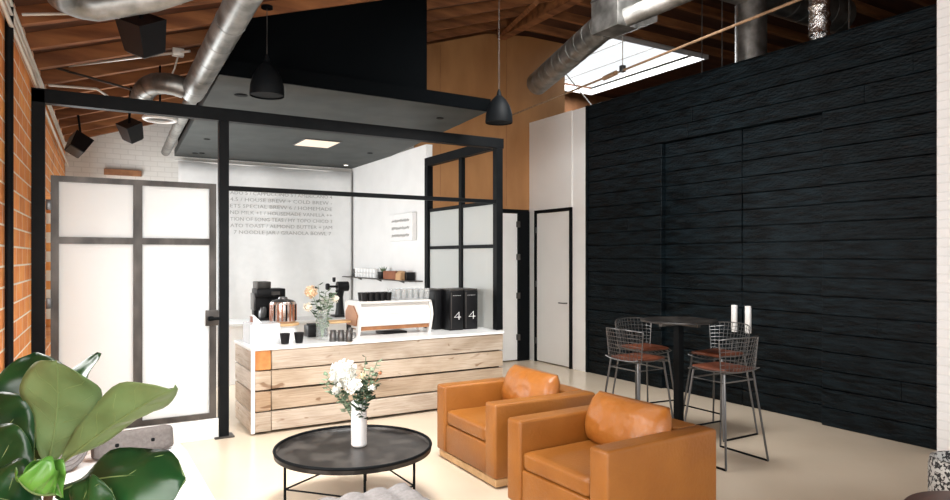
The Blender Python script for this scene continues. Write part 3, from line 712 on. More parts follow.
# ============================================================ FLOWERS
def petals_ball(c, r, n, seed, ps=.35, flat=1.0):
    b = MB(); rg = random.Random(seed)
    for i in range(n):
        z = 1-2*(i+.5)/n; a = i*2.39996; rr = math.sqrt(1-z*z)
        d = Vector((rr*math.cos(a), rr*math.sin(a), z*flat)); nrm = d.normalized()
        t = nrm.orthogonal().normalized(); t.rotate(Matrix.Rotation(rg.uniform(0, 6.3), 3, nrm)); u = nrm.cross(t)
        s_ = r*ps*rg.uniform(.8, 1.2); p0 = Vector(c)+d*r*rg.uniform(.55, .8)
        pts = [p0, p0+nrm*s_*.5+t*s_*.7+u*s_*.3, p0+nrm*s_*1.0+t*s_*.25, p0+nrm*s_*1.0-t*s_*.25, p0+nrm*s_*.5-t*s_*.7+u*s_*.3, p0+nrm*s_*.75-u*s_*.15]
        b.poly(pts, [(0, 1, 5), (1, 2, 5), (2, 3, 5), (3, 4, 5), (4, 0, 5)])
    b.cushion(c, (r*.62, r*.62, r*.62*flat), k=1, n=4)
    return b
def bloom(name, c, r, base, m, seed, label, cat, group=None, n=60):
    t = thing(name, label, cat, base, 0, group)
    petals_ball(Vector(c)-Vector(base), r, n, seed).build('petals', m, t, ang=60)
    e = Vector(c)-Vector(base); MB().tube([(0, 0, 0), (e.x*.25, e.y*.25, e.z*.55), e], .004, 6).build('stem', M['green'], t)
    return t
def sprig(c0, c1, n, size, m, label, seed, name='eucalyptus_sprig', group=None):
    t = thing(name, label, 'greenery', c0, 0, group); rg = random.Random(seed)
    e = Vector(c1)-Vector(c0); mid = Vector((e.x*.3, e.y*.3, e.z*.6))
    P = lambda s_: (mid*2*s_*(1-s_) + e*s_*s_)
    MB().tube([P(i/6) for i in range(7)], .003, 5).build('stem', M['green'], t)
    b = MB()
    for i in range(n):
        s_ = .4+.6*i/(n-1) if n > 1 else 1; p0 = P(s_); a = rg.uniform(0, 6.3)
        d = Vector((math.cos(a), math.sin(a), rg.uniform(-.2, .9))).normalized(); sd_ = d.cross(Vector((0, 0, 1)) if abs(d.z) < .9 else Vector((1, 0, 0))).normalized()
        L = size*rg.uniform(1.2, 1.9); up = d.cross(sd_)*L*.12
        b.poly([p0, p0+d*L*.4+sd_*L*.42+up, p0+d*L*.8+sd_*L*.25+up, p0+d*L, p0+d*L*.8-sd_*L*.25+up, p0+d*L*.4-sd_*L*.42+up, p0+d*L*.5], [(0, 1, 6), (1, 2, 6), (2, 3, 6), (3, 4, 6), (4, 5, 6), (5, 0, 6)])
    lv = b.build('leaves', m, t, ang=60); sd2 = lv.modifiers.new('thickness', 'SOLIDIFY'); sd2.thickness = .0012
    return t

# ---- coffee table with vase
tc = at(354, 447, 4.72); TZ = .40; tcx, tcy = tc.x, tc.y
ct = thing('coffee_table', 'round black steel tray coffee table with thin rod legs', 'coffee table', (tcx, tcy, 0))
R_ = .545
MB().lathe([(R_-.03, TZ-.016), (R_, TZ-.016), (R_+.004, TZ+.022), (R_-.008, TZ+.024), (R_-.02, TZ), (R_-.021, TZ-.001)], n=72, cap1=True).build('tray_top', M['table_black'], ct)
MB().tube([((R_-.004)*math.cos(i*PI/36), (R_-.004)*math.sin(i*PI/36), TZ+.02) for i in range(72)], .011, 8, closed=True).build('rim', M['black_metal'], ct)
angs = [-54, 18, 63, 180]; fv = -FW; lp = []
for a in angs:
    a = math.radians(a); d = (-FW)*math.cos(a) + RT*math.sin(a); lp.append(d*.50)
    MB().tube([(d.x*.50, d.y*.50, 0), (d.x*.50, d.y*.50, TZ-.017)], .009, 8).build('leg', M['black_metal'], ct)
for i in range(4):
    a, c = lp[i], lp[(i+1) % 4]; MB().tube([(a.x, a.y, .21), (c.x, c.y, .21)], .006, 6).build('stretcher', M['black_metal'], ct)
vp = onz(359, 446, TZ); V0 = Vector((vp.x, vp.y, TZ))
prof = [(.045, 0), (.055, .012)]
for i in range(22): z = .02+i*.0135; prof += [(.057, z), (.0548, z+.0067)]
prof += [(.055, .318), (.05, .322), (.046, .318), (.046, .05)]
va = thing('ceramic_vase', 'tall ribbed white ceramic vase on the black coffee table', 'vase', V0)
MB().lathe(prof, n=32).build('body', M['ceramic'], va, ang=60)
vt = V0+Vector((0, 0, .06))
def AT(px, py, dd=0): return at(px, py, 4.74+dd)
G = None
bloom('white_hydrangea', AT(343, 373), .092, vt, M['petal_white'], 1, 'largest white hydrangea bloom in the coffee table vase', 'flower', n=110)
bloom('white_hydrangea', AT(353, 386, -.05), .06, vt+Vector((.01, 0, 0)), M['petal_white'], 2, 'smaller white bloom low under the big hydrangea', 'flower')
bloom('white_hydrangea', AT(336, 390, .0), .035, vt+Vector((-.01, .01, 0)), M['petal_white'], 9, 'white bloom drooping left of the coffee table vase', 'flower')
bloom('white_rose', AT(372, 388, -.03), .026, vt+Vector((.015, .01, 0)), M['petal_white'], 3, 'little round white rose right side of the coffee table bouquet', 'flower', n=26)
bloom('peach_rose', AT(362, 376, .04), .03, vt+Vector((0, .02, 0)), M['petal_peach'], 4, 'muted peach rose in the middle of the coffee table bouquet', 'flower', n=26)
for i, (px, py, dd, nn, sz, m_, lb) in enumerate([
    (377, 362, 0, 14, .032, 'green', 'tall eucalyptus sprig at right of the coffee table bouquet'),
    (324, 383, .0, 12, .03, 'green', 'pale eucalyptus sprig reaching left of the white hydrangea'),
    (378, 374, .05, 12, .03, 'green', 'eucalyptus sprig leaning right below the tallest one'),
    (367, 385, -.04, 16, .038, 'green_dark', 'dark leafy sprig over the rim of the ribbed vase'),
    (358, 392, -.06, 14, .036, 'green_dark', 'dark leafy sprig in the centre above the ribbed vase'),
    (366, 357, .05, 6, .02, 'green_dark', 'thin wispy sprig topping the coffee table bouquet'),
    (335, 378, .06, 10, .03, 'green', 'grey green sprig behind the white hydrangea'),
    (327, 376, .03, 14, .036, 'green', 'sage sprig at the upper left of the white hydrangea'),
    (332, 392, -.02, 12, .034, 'green', 'sage sprig hanging lowest at the left of the bouquet'),
    (371, 370, .0, 16, .036, 'green', 'bushy sage sprig between peach rose and tallest sprig'),
    (376, 384, -.02, 14, .036, 'green_dark', 'dark sprig right of the little round white rose'),
    (364, 396, -.07, 12, .04, 'green_dark', 'dark leaves drooping over the front of the ribbed vase')]):
    sprig(vt+Vector((.012*math.cos(i), .012*math.sin(i), .02)), AT(px, py, dd), nn, sz, M[m_], lb, 20+i)
tag(MB().cushion(AT(380, 373), (.012, .012, .012), k=1, n=3).tube([AT(380, 373), vt+Vector((.02, .0, .25))], .002, 5).build('berry_twig', M['berry']), 'rust coloured berry twig at the right of the bouquet', 'berry twig')

# ---- glass vase on the counter
p = onz(322, 340, CZ); g0 = Vector((p.x, p.y, CZ)); dg = 7.33
gv = thing('glass_vase', 'clear glass vase of peach flowers standing on the cafe counter', 'vase', g0)
MB().lathe([(.055, 0), (.065, .01), (.06, .2), (.05, .27), (.065, .32), (.06, .32), (.046, .27), (.055, .2), (.058, .02)], n=24, cap1=True).build('body', M['glass'], gv)
gs = g0+Vector((0, 0, .03))
bloom('peach_dahlia', at(311, 292, dg), .068, gs, M['petal_peach'], 11, 'large peach dahlia in the glass vase on the counter', 'flower', n=90)
bloom('cream_rose', at(308, 307, dg-.05), .05, gs+Vector((.01, 0, 0)), M['petal_cream'], 12, 'cream rose low at the left of the glass vase', 'flower')
bloom('white_stock', at(326, 302, dg), .055, gs+Vector((0, .01, 0)), M['petal_white'], 13, 'white green bloom right of the peach dahlia', 'flower')
bloom('white_stock', at(335, 299, dg+.03), .045, gs+Vector((.01, .01, 0)), M['petal_cream'], 14, 'outermost pale bloom at right of the glass vase', 'flower', n=40)
for i, (px, py, nn, sz, m_, lb) in enumerate([(318, 285, 8, .035, 'green_dark', 'dark sprig sticking up above the peach dahlia'), (326, 292, 12, .04, 'green', 'bushy green sprig right of the peach dahlia'), (320, 308, 16, .045, 'green', 'green sprig filling the neck of the glass vase'), (330, 308, 10, .04, 'green', 'green sprig hanging right over the glass vase'), (331, 293, 14, .045, 'green', 'sprig rising between the two pale right blooms'), (316, 300, 14, .045, 'green_dark', 'dark leaves between the peach dahlia and cream rose'), (322, 316, 16, .05, 'green', 'green leaves inside the glass vase')]):
    sprig(gs+Vector((.01*math.cos(i*2), .01*math.sin(i*2), 0)), at(px, py, dg), nn, sz, M[m_], lb, 50+i, 'leafy_sprig')

# ============================================================ ARMCHAIRS
def armchair(loc, rz, label, pl_seed):
    t = thing('leather_armchair', label, 'armchair', loc, rz)    # local: front at -x, width along y
    D, W, A_ = .97, .99, .155; hx, hy = D/2, W/2
    MB().box(-hx+.02, hx-.02, -hy+.02, hy-.02, .012, .07, .004, 1).build('plinth', M['pale_wood'], t)
    for sx in (-1, 1):
        for sy in (-1, 1): MB().lathe([(.02, 0), (.022, .012)], (sx*(hx-.12), sy*(hy-.12), 0), 12).build('glide', M['black_plastic'], t)
    for sy in (-1, 1):
        y0 = sy*hy; y1 = sy*(hy-A_)
        MB().box(-hx, hx, min(y0, y1), max(y0, y1), .075, .64, .022, 4).build('arm', M['leather'], t)
    MB().box(hx-.20, hx, -hy+A_+.002, hy-A_-.002, .075, .638, .022, 4).build('back', M['leather'], t)
    MB().box(-hx+.012, -hx+.12, -hy+A_+.003, hy-A_-.003, .078, .315, .015, 3).build('front_panel', M['leather'], t)
    MB().box(-hx+.12, hx-.2, -hy+A_+.005, hy-A_-.005, .1, .31).build('deck', M['black_plastic'], t, smooth=False)
    sc_ = MB().cushion((-.095, 0, .378), (hx-.105, hy-A_-.004, .063), k=7, n=14, puff=.05)
    sc_.build('seat_cushion', M['leather'], t, ang=70)
    rot = Euler((0, math.radians(20), 0)).to_matrix()
    pc = MB().pillow((.165, 0, .612), .375, .20, .115, rot, pl_seed)
    pc.build('back_cushion', M['leather_pillow'], t, ang=80)
    return t
armchair((3.20, 4.69, 0), math.radians(-1.5), 'tan leather club armchair farther back, near the timber counter', 2)
armchair((3.07, 3.375, 0), math.radians(1.5), 'tan leather club armchair in front, nearest the camera', 9)

# ============================================================ BAR TABLE AND STOOLS
tbx, tby = 5.10, 4.60
bt = thing('bar_table', 'tall black pedestal bar table between the wire stools', 'bar table', (tbx, tby, 0))
MB().lathe([(.355, 1.115), (.365, 1.118), (.365, 1.13), (.36, 1.134)], n=56).build('tabletop', M['table_black'], bt)
MB().box(-.036, .036, -.036, .036, .02, 1.08, .004, 1).build('column', M['black_metal'], bt)
MB().box(-.25, .25, -.02, .02, 1.08, 1.114).box(-.02, .02, -.25, .25, 1.08, 1.114).build('top_bracket', M['raw_steel'], bt, smooth=False)
MB().lathe([(.26, 0), (.26, .012), (.06, .03)], n=40).build('base', M['black_metal'], bt)

def stool():
    t = thing('wire_bar_stool', '', 'bar stool', (0, 0, 0))     # local: faces +x
    z0 = .78; M_ = M['chrome']
    for sx in (-1, 1):
        for sy in (-1, 1):
            MB().tube([(sx*.165, sy*.18, z0-.012), (sx*.25, sy*.265, .010)], .0095, 8).build('leg', M_, t)
    for sy in (-1, 1):
        MB().tube([(-.25, sy*.265, .010), (.25, sy*.265, .010)], .0095, 8).build('sled_rail', M['black_metal'], t)
    MB().tube([(.223, -.238, .25), (.223, .238, .25)], .008, 8).build('footrest', M['black_metal'], t)
    MB().tube([(-.172, -.187, .70), (.172, -.187, .70), (.172, .187, .70), (-.172, .187, .70)], .007, 6, closed=True).build('stretcher', M_, t)
    # seat shell of wire
    def SP(u, v):      # u 0..1 back to front, v -1..1
        return Vector((-.20+.42*u, v*(.215-.03*u), z0 + .022*abs(v)**2.5 - .02*math.sin(PI*u) + .0 - .03*max(0, u-.85)/.15))
    b = MB()
    for i in range(9): u = i/8; b.tube([SP(u, v/4) for v in range(-4, 5)], .0026, 5)
    for j in range(-4, 5): b.tube([SP(u/6, j/4) for u in range(7)], .0026, 5)
    b.tube([SP(0, v/4) for v in range(-4, 5)] + [SP(u/6, 1) for u in range(1, 7)] + [SP(1, v/4) for v in range(3, -5, -1)] + [SP(u/6, -1) for u in range(5, 0, -1)], .0055, 6, closed=True)
    b.build('seat_shell', M_, t)
    def BP(u, v):      # u 0..1 bottom to top
        return Vector((-.20-.075*u + .11*abs(v)**2.2*(.4+.6*u), v*(.215+.03*u), z0+.0+.30*u - .02*abs(v)**3*u))
    b = MB()
    for i in range(9): u = i/8; b.tube([BP(u, v/6) for v in range(-6, 7)], .0026, 5)
    for j in range(-6, 7): b.tube([BP(u/5, j/6) for u in range(6)], .0026, 5)
    b.tube([BP(0, v/6) for v in range(-6, 7)] + [BP(u/5, 1) for u in range(1, 6)] + [BP(1, v/6) for v in range(5, -7, -1)] + [BP(u/5, -1) for u in range(4, 0, -1)], .0055, 6, closed=True)
    b.build('backrest', M_, t)
    MB().cushion((.01, 0, z0+.012), (.185, .175, .018), k=5, n=8, puff=.35).build('seat_pad', M['rust_leather'], t, ang=70)
    return t
s0 = stool()
for i, (x, y, rz, lb) in enumerate([
    (4.60, 4.66, 0, 'wire bar stool with rust pad facing right, left of the bar table'),
    (5.20, 5.17, -PI/2-.1, 'wire bar stool with rust pad behind the bar table, farthest from the camera'),
    (5.52, 4.47, PI, 'wire bar stool with rust pad right of bar table, before the black sliding doors'),
    (4.83, 3.86, PI/2-.02, 'wire bar stool with rust pad standing nearest the camera, legs fully seen')]):
    o = s0 if i == 0 else copy_tree(s0)
    o.location = (x, y, 0); o.rotation_euler = (0, 0, rz); o['label'] = lb; o['group'] = 'wire stools round the bar table'

# ============================================================ DAYBED, OTTOMAN, CUSHIONS
db = thing('daybed', 'long low pale grey upholstered daybed along the brick wall', 'daybed', (.17, 4.2, 0))
O = (.17, 4.2, 0)
MB(O).box(-.32, .67, 3.0, 5.26, .06, .22, .01).build('base', M['light_fabric'], db)
MB(O).cushion((.175, 4.13, .32), (.51, 1.14, .10), k=8, n=10).build('mattress', M['light_fabric'], db, ang=70)
for x in (-.26, .60):
    for y in (3.1, 5.15): MB(O).box(x-.02, x+.02, y-.02, y+.02, 0, .06).build('leg', M['black_metal'], db, smooth=False)
t = thing('bolster_cushion', 'taupe button tufted cushion on the far end of the daybed', 'cushion', (.36, 5.06, .42), math.radians(9))
MB().cushion((-.015, 0, .082), (.25, .055, .082), k=6, n=10, rot=Euler((math.radians(-12), 0, 0)).to_matrix()).build('cover', M['dark_fabric'], t, ang=70)
for x in (-.11, .11): MB().cushion((x-.015, -.052, .088), (.012, .008, .012), k=1, n=3).build('button', M['black_metal'], t)
t = thing('round_pillow', 'round grey ribbed pillow leaning on the brick wall side of the daybed', 'pillow', (-.07, 4.84, .42), math.radians(35))
b = MB(); nn = 40
prof = [(.001, -.07)] + [(.19*math.sin(PI*k/16), -.07*math.cos(PI*k/16)) for k in range(1, 16)] + [(.001, .07)]
pil = b.lathe(prof, n=36).build('cover', M['grey_fabric'], t, ang=80)
pil.rotation_euler = (math.radians(80), 0, 0); pil.location = (0, 0, .19)
for k in range(6):
    rr = .03+.03*k; zz = .07*math.sqrt(max(0, 1-(rr/.19)**2))
    o = MB().tube([(rr*math.cos(a*PI/14), rr*math.sin(a*PI/14), zz) for a in range(28)], .003, 5, closed=True).build('piping', M['dark_fabric'], t)
    o.rotation_euler = (math.radians(80), 0, 0); o.location = (0, 0, .19)

ot = thing('tufted_ottoman', 'grey button tufted ottoman in front of the round coffee table', 'ottoman', (1.35, 3.16, 0))
O = (1.35, 3.16, 0)
nx, ny = 34, 42; ox0, ox1, oy0, oy1 = .97, 1.73, 2.62, 3.66; tw = .152
def oh(x, y):
    a = (x-ox0)/tw; b_ = (y-oy0)/tw
    h = abs(math.sin(PI*a))*abs(math.sin(PI*b_))
    e = min(x-ox0, ox1-x, y-oy0, oy1-y); ed = 1-max(0, 1-e/.05)**2
    return .382 + .034*(h**.5)*ed + .0*ed - .03*(1-ed)
pts = [(ox0+(ox1-ox0)*i/nx, oy0+(oy1-oy0)*j/ny, oh(ox0+(ox1-ox0)*i/nx, oy0+(oy1-oy0)*j/ny)) for j in range(ny+1) for i in range(nx+1)]
fcs = [(j*(nx+1)+i, j*(nx+1)+i+1, (j+1)*(nx+1)+i+1, (j+1)*(nx+1)+i) for j in range(ny) for i in range(nx)]
b = MB(O); b.poly(pts, fcs); b.build('tufted_top', M['grey_fabric'], ot, ang=80)
MB(O).box(ox0, ox1, oy0, oy1, .12, .345, .008).build('side_panel', M['grey_fabric'], ot)
for x in (ox0+.06, ox1-.06):
    for y in (oy0+.06, oy1-.06): MB(O).box(x-.02, x+.02, y-.02, y+.02, 0, .12).build('leg', M['dark_wood'], ot, smooth=False)

# ============================================================ RIGHT CORNER
def cam2w(r, d): p = FW*d + RT*r; return p.x, p.y
x, y = cam2w(3.16, 4.28)
sd = thing('speckled_planter', 'black and white speckled drum planter beside the white brick pillar', 'planter', (x, y, 0))
MB().lathe([(.17, 0), (.20, .02), (.215, .2), (.215, .40), (.205, .45), (.185, .45), (.18, .40), (.17, .38)], n=40).build('drum', M['terrazzo'], sd)
MB().lathe([(.001, .385), (.175, .385)], n=30, cap1=False).build('fill', M['terrazzo'], sd)
x, y = cam2w(2.50, 3.20)
st = thing('wooden_side_table', 'dark brown round wooden side table at lower right corner', 'side table', (x, y, 0))
MB().lathe([(.36, .465), (.38, .475), (.38, .495), (.375, .50)], n=56).build('tabletop', M['dark_wood'], st)
for k in range(3):
    a = k*2*PI/3; MB().tube([(.22*math.cos(a), .22*math.sin(a), .466), (.30*math.cos(a), .30*math.sin(a), 0)], .018, 10).build('leg', M['dark_wood'], st)

# ============================================================ PLANT
pp = Vector((-.16, 2.18, 0))
fig = thing('fiddle_leaf_fig', 'big potted fiddle leaf fig in the lower left foreground', 'potted plant', pp)
MB().lathe([(.15, 0), (.17, .02), (.20, .36), (.205, .40), (.185, .40), (.18, .34)], n=36).build('pot', M['ceramic'], fig)
MB().lathe([(.001, .345), (.182, .345)], n=30, cap1=False).build('soil', M['soil'], fig)
crown = at(50, 482, 2.1)
c_ = crown-pp
MB().tube([(0, 0, .34), (c_.x*.2, c_.y*.2, .6), (c_.x*.8, c_.y*.8, .85), (c_.x, c_.y, c_.z)], .014, 10).build('trunk', M['stem'], fig)
def leaf(base, tip, width, nrm, bend=.04, fold=.25, m=('leaf_top', 'leaf_under'), wave=.012, seed=0, back=0, curl=0):
    """obovate leaf from base to tip; nrm is the way its glossy upper side looks"""
    base = Vector(base)-pp; tip = Vector(tip)-pp; ax = tip-base; L = ax.length; t = ax.normalized()
    n = (Vector(nrm) - t*Vector(nrm).dot(t)).normalized(); s_ = t.cross(n)
    nu, nv = 18, 10; pts = []
    for i in range(nu+1):
        a = i/nu; wv = width*.5*(math.sin(PI*min(1, a**1.25*1.0))**.62)*(.62+.55*a) if 0 < a < 1 else .004
        for j in range(nv+1):
            v = -1+2*j/nv
            p_ = base + t*(L*a) - n*bend*4*(a-.5)**2 + s_*(v*wv) + n*(fold*abs(v)**1.3*wv) + n*(wave*math.sin(a*13+seed+v*2)*abs(v)**2)
            p_ += n*(.012*math.sin(a*PI*6)*(1-abs(v))*abs(v)*2) - n*curl*(a**3)
            pts.append(p_)
    b = MB(); b.poly(pts, [(i*(nv+1)+j, i*(nv+1)+j+1, (i+1)*(nv+1)+j+1, (i+1)*(nv+1)+j) for i in range(nu) for j in range(nv)])
    me_n = b.build('leaf', [M[m[0]], M[m[1]]], fig, ang=80)
    # make the glossy side look along n
    p0 = me_n.data.polygons[len(me_n.data.polygons)//2]
    if p0.normal.dot(n) < 0: me_n.data.flip_normals()
    sm = me_n.modifiers.new('thickness', 'SOLIDIFY'); sm.thickness = .0016; sm.offset = -1; sm.material_offset = 1; sm.material_offset_rim = 1
    b = MB(); mid = nv//2
    b.tube([pts[i*(nv+1)+mid] - n*.002 for i in range(nu+1)], .003, 5, radii=[.0045*(1-.75*i/nu) for i in range(nu+1)])
    for i in range(3, nu-3, 3):
        for sg_ in (-1, 1):
            pl = [pts[min(nu, i+k)*(nv+1)+mid+sg_*int(round(k*1.3))] - n*.0016 for k in range(0, 4) if abs(int(round(k*1.3))) <= mid]
            if len(pl) > 2: b.tube(pl, .0012, 4)
    b.build('vein', M['vein'], me_n)
    return me_n
cf = Vector((FW.x, FW.y, 0)); cr = Vector((RT.x, RT.y, 0)); UP = Vector((0, 0, 1))
# big upright leaf, pale underside to the camera
leaf(at(53, 462, 2.08), at(62, 356, 1.98), .235, cf*1.0+UP*.15-cr*.1, bend=.03, fold=.16, seed=1, wave=.016)
# dark leaf behind it
leaf(at(30, 452, 2.2), at(33, 352, 2.25), .22, -cf*.8+UP*.5+cr*.3, seed=2, fold=.2)
leaf(at(45, 450, 2.35), at(90, 350, 2.45), .12, -cf*.8+UP*.2-cr*.3, seed=8, fold=.2)
# long leaf pointing right
leaf(at(58, 462, 2.05), at(174, 382, 1.9), .16, cf*.65+UP*.45-cr*.35, bend=.02, fold=.5, seed=3)
leaf(at(62, 452, 2.15), at(128, 398, 2.15), .12, -cf*.7+UP*.4, bend=.01, fold=.3, seed=5, m=('leaf_top', 'leaf_top'))
# low dark glossy leaf to the right with a curling rim
leaf(at(45, 490, 1.85), at(160, 462, 1.75), .22, UP*.75-cf*.75, bend=.03, fold=-.3, seed=4, curl=.07, wave=.02)
# bright curled leaf in the middle
leaf(at(52, 500, 1.80), at(14, 484, 1.72), .13, UP*.4+cf*.5, bend=-.02, fold=1.0, seed=6, m=('leaf_bright', 'leaf_bright'))
leaf(at(62, 488, 1.86), at(34, 452, 1.8), .10, UP*.5-cf*.6, bend=-.05, fold=.7, seed=7, m=('leaf_bright', 'leaf_bright'))
# dark leaves at the left edge
leaf(at(30, 480, 2.0), at(-28, 396, 2.0), .22, -cf*.8+UP*.5+cr*.2, seed=9)
leaf(at(35, 500, 1.9), at(-40, 440, 1.9), .24, -cf*.8+UP*.6, seed=10)
leaf(at(45, 510, 1.8), at(-30, 490, 1.75), .22, -cf*.6+UP*.8, seed=11)
leaf(at(55, 515, 1.75), at(100, 500, 1.68), .16, -cf*.7+UP*.6, seed=12)
leaf(at(40, 470, 2.2), at(8, 420, 2.35), .18, -cf*.9+UP*.2+cr*.2, seed=13)

# ============================================================ CEILING THINGS
def duct(name, pts, r, label, band=.5, m='galv', n=24, group=None):
    t = thing(name, label, 'duct', pts[0]); o0 = Vector(pts[0]); P = [Vector(p)-o0 for p in pts]
    MB().tube(P, r, n).build('pipe', M[m], t, ang=50)
    bands = 0
    for a, b_ in zip(P, P[1:]):
        L = (b_-a).length; k = int(L/band)
        for i in range(1, k+1):
            c = a+(b_-a)*(i/(k+.5)); d = (b_-a).normalized()
            MB().tube([c-d*.008, c+d*.008], r+.0025, n).build('seam_band', M[m], t, ang=50)
    return t
# duct running beside the canopy
duct('spiral_duct', [(.99, 3.0, 3.57), (1.0, 4.76, 3.53), (1.0, 7.05, 3.37)], .11, 'long galvanised round duct running back beside the grey canopy', .45)
duct('spiral_duct', [(1.02, 7.06, 3.39), (1.04, 7.2, 3.40), (1.24, 11.5, 3.40)], .065, 'thin round duct continuing behind the wide one, hugging the canopy edge', .5)
# its cross duct at upper left, with elbow
el = [(.03 - .0*i, 0, 0) for i in range(1)]
pts = [(.86, 4.84, 3.68), (.45, 4.97, 3.49), (.12, 5.05, 3.39)]
for i in range(1, 7):
    a = i*PI/12; pts.append((.10-.17*math.sin(a), 4.88+.17*math.cos(a), 3.39))
pts += [(-.09, 4.3, 3.40), (-.14, 3.2, 3.40)]
duct('spiral_duct', pts, .09, 'short galvanised duct with a bend at the brick wall', .3)
# branch elbow toward the wall by the beam
pts = [(.92, 6.98, 3.38), (.84, 6.98, 3.40), (.75, 7.0, 3.41), (.67, 7.06, 3.41), (.61, 7.16, 3.39), (.58, 7.3, 3.35), (.57, 7.5, 3.30)]
t = duct('flexible_duct', pts, .10, 'segmented branch duct leaving the long duct above the beam', .06)
# right hand duct with plenum
a = at(537, 84, 9.3); c = at(606, 24, 7.4)
duct('spiral_duct', [a, c], .155, 'open ended galvanised duct hanging before the plywood wall', .22, 'galv')
pl = thing('sheet_metal_plenum', 'rectangular sheet metal plenum box joining ducts under the roof', 'plenum', at(612, 20, 7.3))
MB().box(-.16, .12, -.26, .16, -.15, .82, .004, 1).build('riser', M['galv'], pl)
MB().prism([(.10, -.15), (.42, -.02), (.42, .20), (.10, .30)], 'y', -.26, .14).build('side_box', M['galv'], pl, smooth=False)
for z in (.2, .6): MB().box(-.165, .125, -.265, .165, z, z+.02).build('flange', M['raw_steel'], pl, smooth=False)
a = at(626, 18, 6.9); c = at(720, -22, 6.4)
duct('spiral_duct', [a, c], .095, 'bright narrow duct rising right from the plenum', .2)
# large duct beyond the black wall
t = duct('spiral_duct', [(6.2, 5.45, 5.16), (9.3, 5.45, 5.16)], .24, 'large round duct high above the black timber wall', .28)
t2 = duct('riser_duct', [(7.35, 5.45, 3.96), (7.35, 5.45, 4.94)], .19, 'vertical galvanised duct standing behind the black wall top', .4)
fx = [(7.05+.012*math.sin(i*2.1), 4.36, 3.96+i*.05) for i in range(24)]
fo = MB((7.05, 4.36, 3.96)).tube(fx, .11, 18, radii=[.10+.014*(i % 2) for i in range(24)]).build('foil_duct', M['foil']); fo.location = (7.05, 4.36, 3.96)
tag(fo, 'crinkled silver foil duct rising behind the black wall', 'duct')
# tie rod with hangers
tr = thing('tie_rod', 'rusty steel tie rod stretched across under the roof', 'tie rod', (5.85, 9.28, 3.93))
O = (5.85, 9.28, 3.93)
ra, rb = Vector((5.85, 9.28, 3.93)), Vector((5.16, 2.4, 3.93))
MB(O).tube([ra, rb], .014, 8).build('rod', M['rod'], tr)
tbp = ra.lerp(rb, .47); MB(O).tube([tbp+Vector((.04, .22, 0))*.6, tbp-Vector((.04, .22, 0))*.6], .03, 8).build('turnbuckle', M['rod'], tr)
hp = onx(628, 72, 5.60); hp = ra.lerp(rb, .505)
MB(O).tube([hp, (hp.x, hp.y, roof(hp.x))], .006, 6).build('hanger', M['conduit'], tr)
MB(O).box(hp.x-.03, hp.x+.03, hp.y-.03, hp.y+.03, 3.91, 3.99, .01).build('clamp', M['chrome'], tr)
for i, (px, lb) in enumerate(((702, 'thin steel hanger rod left of the vertical duct'), (722, 'thin steel hanger rod just beside the vertical duct'), (849, 'thin steel hanger rod far right over the black wall'))):
    p = onx(px, 60, 6.95)
    o = MB().tube([(0, 0, 0), (0, 0, 5.51-3.96)], .007, 6).build('hanger_rod', M['raw_steel']); o.location = (p.x, p.y, 3.955)
    tag(o, lb, 'rod')
a = at(566, 74, 11.4); c = at(592, 106, 10.6)
tag(MB().tube([a, c], .010, 6).build('brace_cable', M['conduit']), 'pale diagonal cable crossing below the skylight', 'cable')

# pendants
def pendant(px, py_bot, d, label):
    p = at(px, py_bot, d); z = p.z; top = roof(p.x)
    t = thing('pendant_lamp', label, 'pendant lamp', (p.x, p.y, z), 0, 'black dome pendants')
    k = 1.0
    MB().lathe([(.148, 0), (.150, .015), (.145, .09), (.12, .18), (.08, .25), (.045, .285), (.03, .30), (.028, .30), (.075, .245), (.114, .175), (.138, .09), (.142, .012)], n=36, cap0=False).build('shade', M['black_metal'], t, ang=50)
    MB().lathe([(.001, .035), (.138, .035)], n=30, cap1=False).build('diffuser', M['grey_plastic'], t)
    MB().lathe([(.028, .30), (.02, .34), (.008, .37)], n=16).build('cap', M['black_metal'], t)
    MB().tube([(0, 0, .36), (0, 0, top-z-.02)], .004, 6).build('cord', M['raw_steel'], t)
    MB().lathe([(.05, top-z-.025), (.05, top-z-.002)], n=20).build('ceiling_rose', M['black_metal'], t)
pendant(267, 96, 5.95, 'black dome pendant lamp at left, before the canopy edge')
pendant(499, 123, 7.3, 'black dome pendant lamp at right, before the plywood wall')
# speakers
def speaker(px, py, d, s_, rot, label, topz=None):
    p = at(px, py, d)
    t = thing('ceiling_speaker', label, 'speaker', p, 0)
    R3 = Euler(rot).to_matrix()
    b = MB(); hs = s_/2
    pts = []
    for z, k1, k2 in ((-hs, .8, .8), (hs, 1.0, 1.0)):
        pts += [R3 @ Vector((-hs*k1, -hs*k2, z)), R3 @ Vector((hs*k1, -hs*k2, z)), R3 @ Vector((hs*k1, hs*k2, z)), R3 @ Vector((-hs*k1, hs*k2, z))]
    b.hexa(pts).build('cabinet', M['black_plastic'], t, smooth=False)
    g = MB(); g.box(-hs*.72, hs*.72, -hs*.72, hs*.72, -hs-.012, -hs-.001)
    o = g.build('grille', M['grey_plastic'], t, smooth=False); o.rotation_euler = rot
    zt = roof(p.x)-p.z
    MB().tube([R3 @ Vector((0, 0, hs*.9)), (0, 0, zt)], .014, 8).build('bracket', M['black_metal'], t)
    return p
SA = speaker(143, 35, 4.75, .235, (math.radians(25), math.radians(-28), .5), 'largest black speaker, hanging near the bent duct')
SB = speaker(131, 131, 7.6, .20, (math.radians(25), math.radians(-30), .4), 'middle black speaker hanging over the frosted door')
SC = speaker(78, 145, 8.3, .22, (math.radians(-25), math.radians(30), .2), 'black speaker at the far left beside the brick wall')
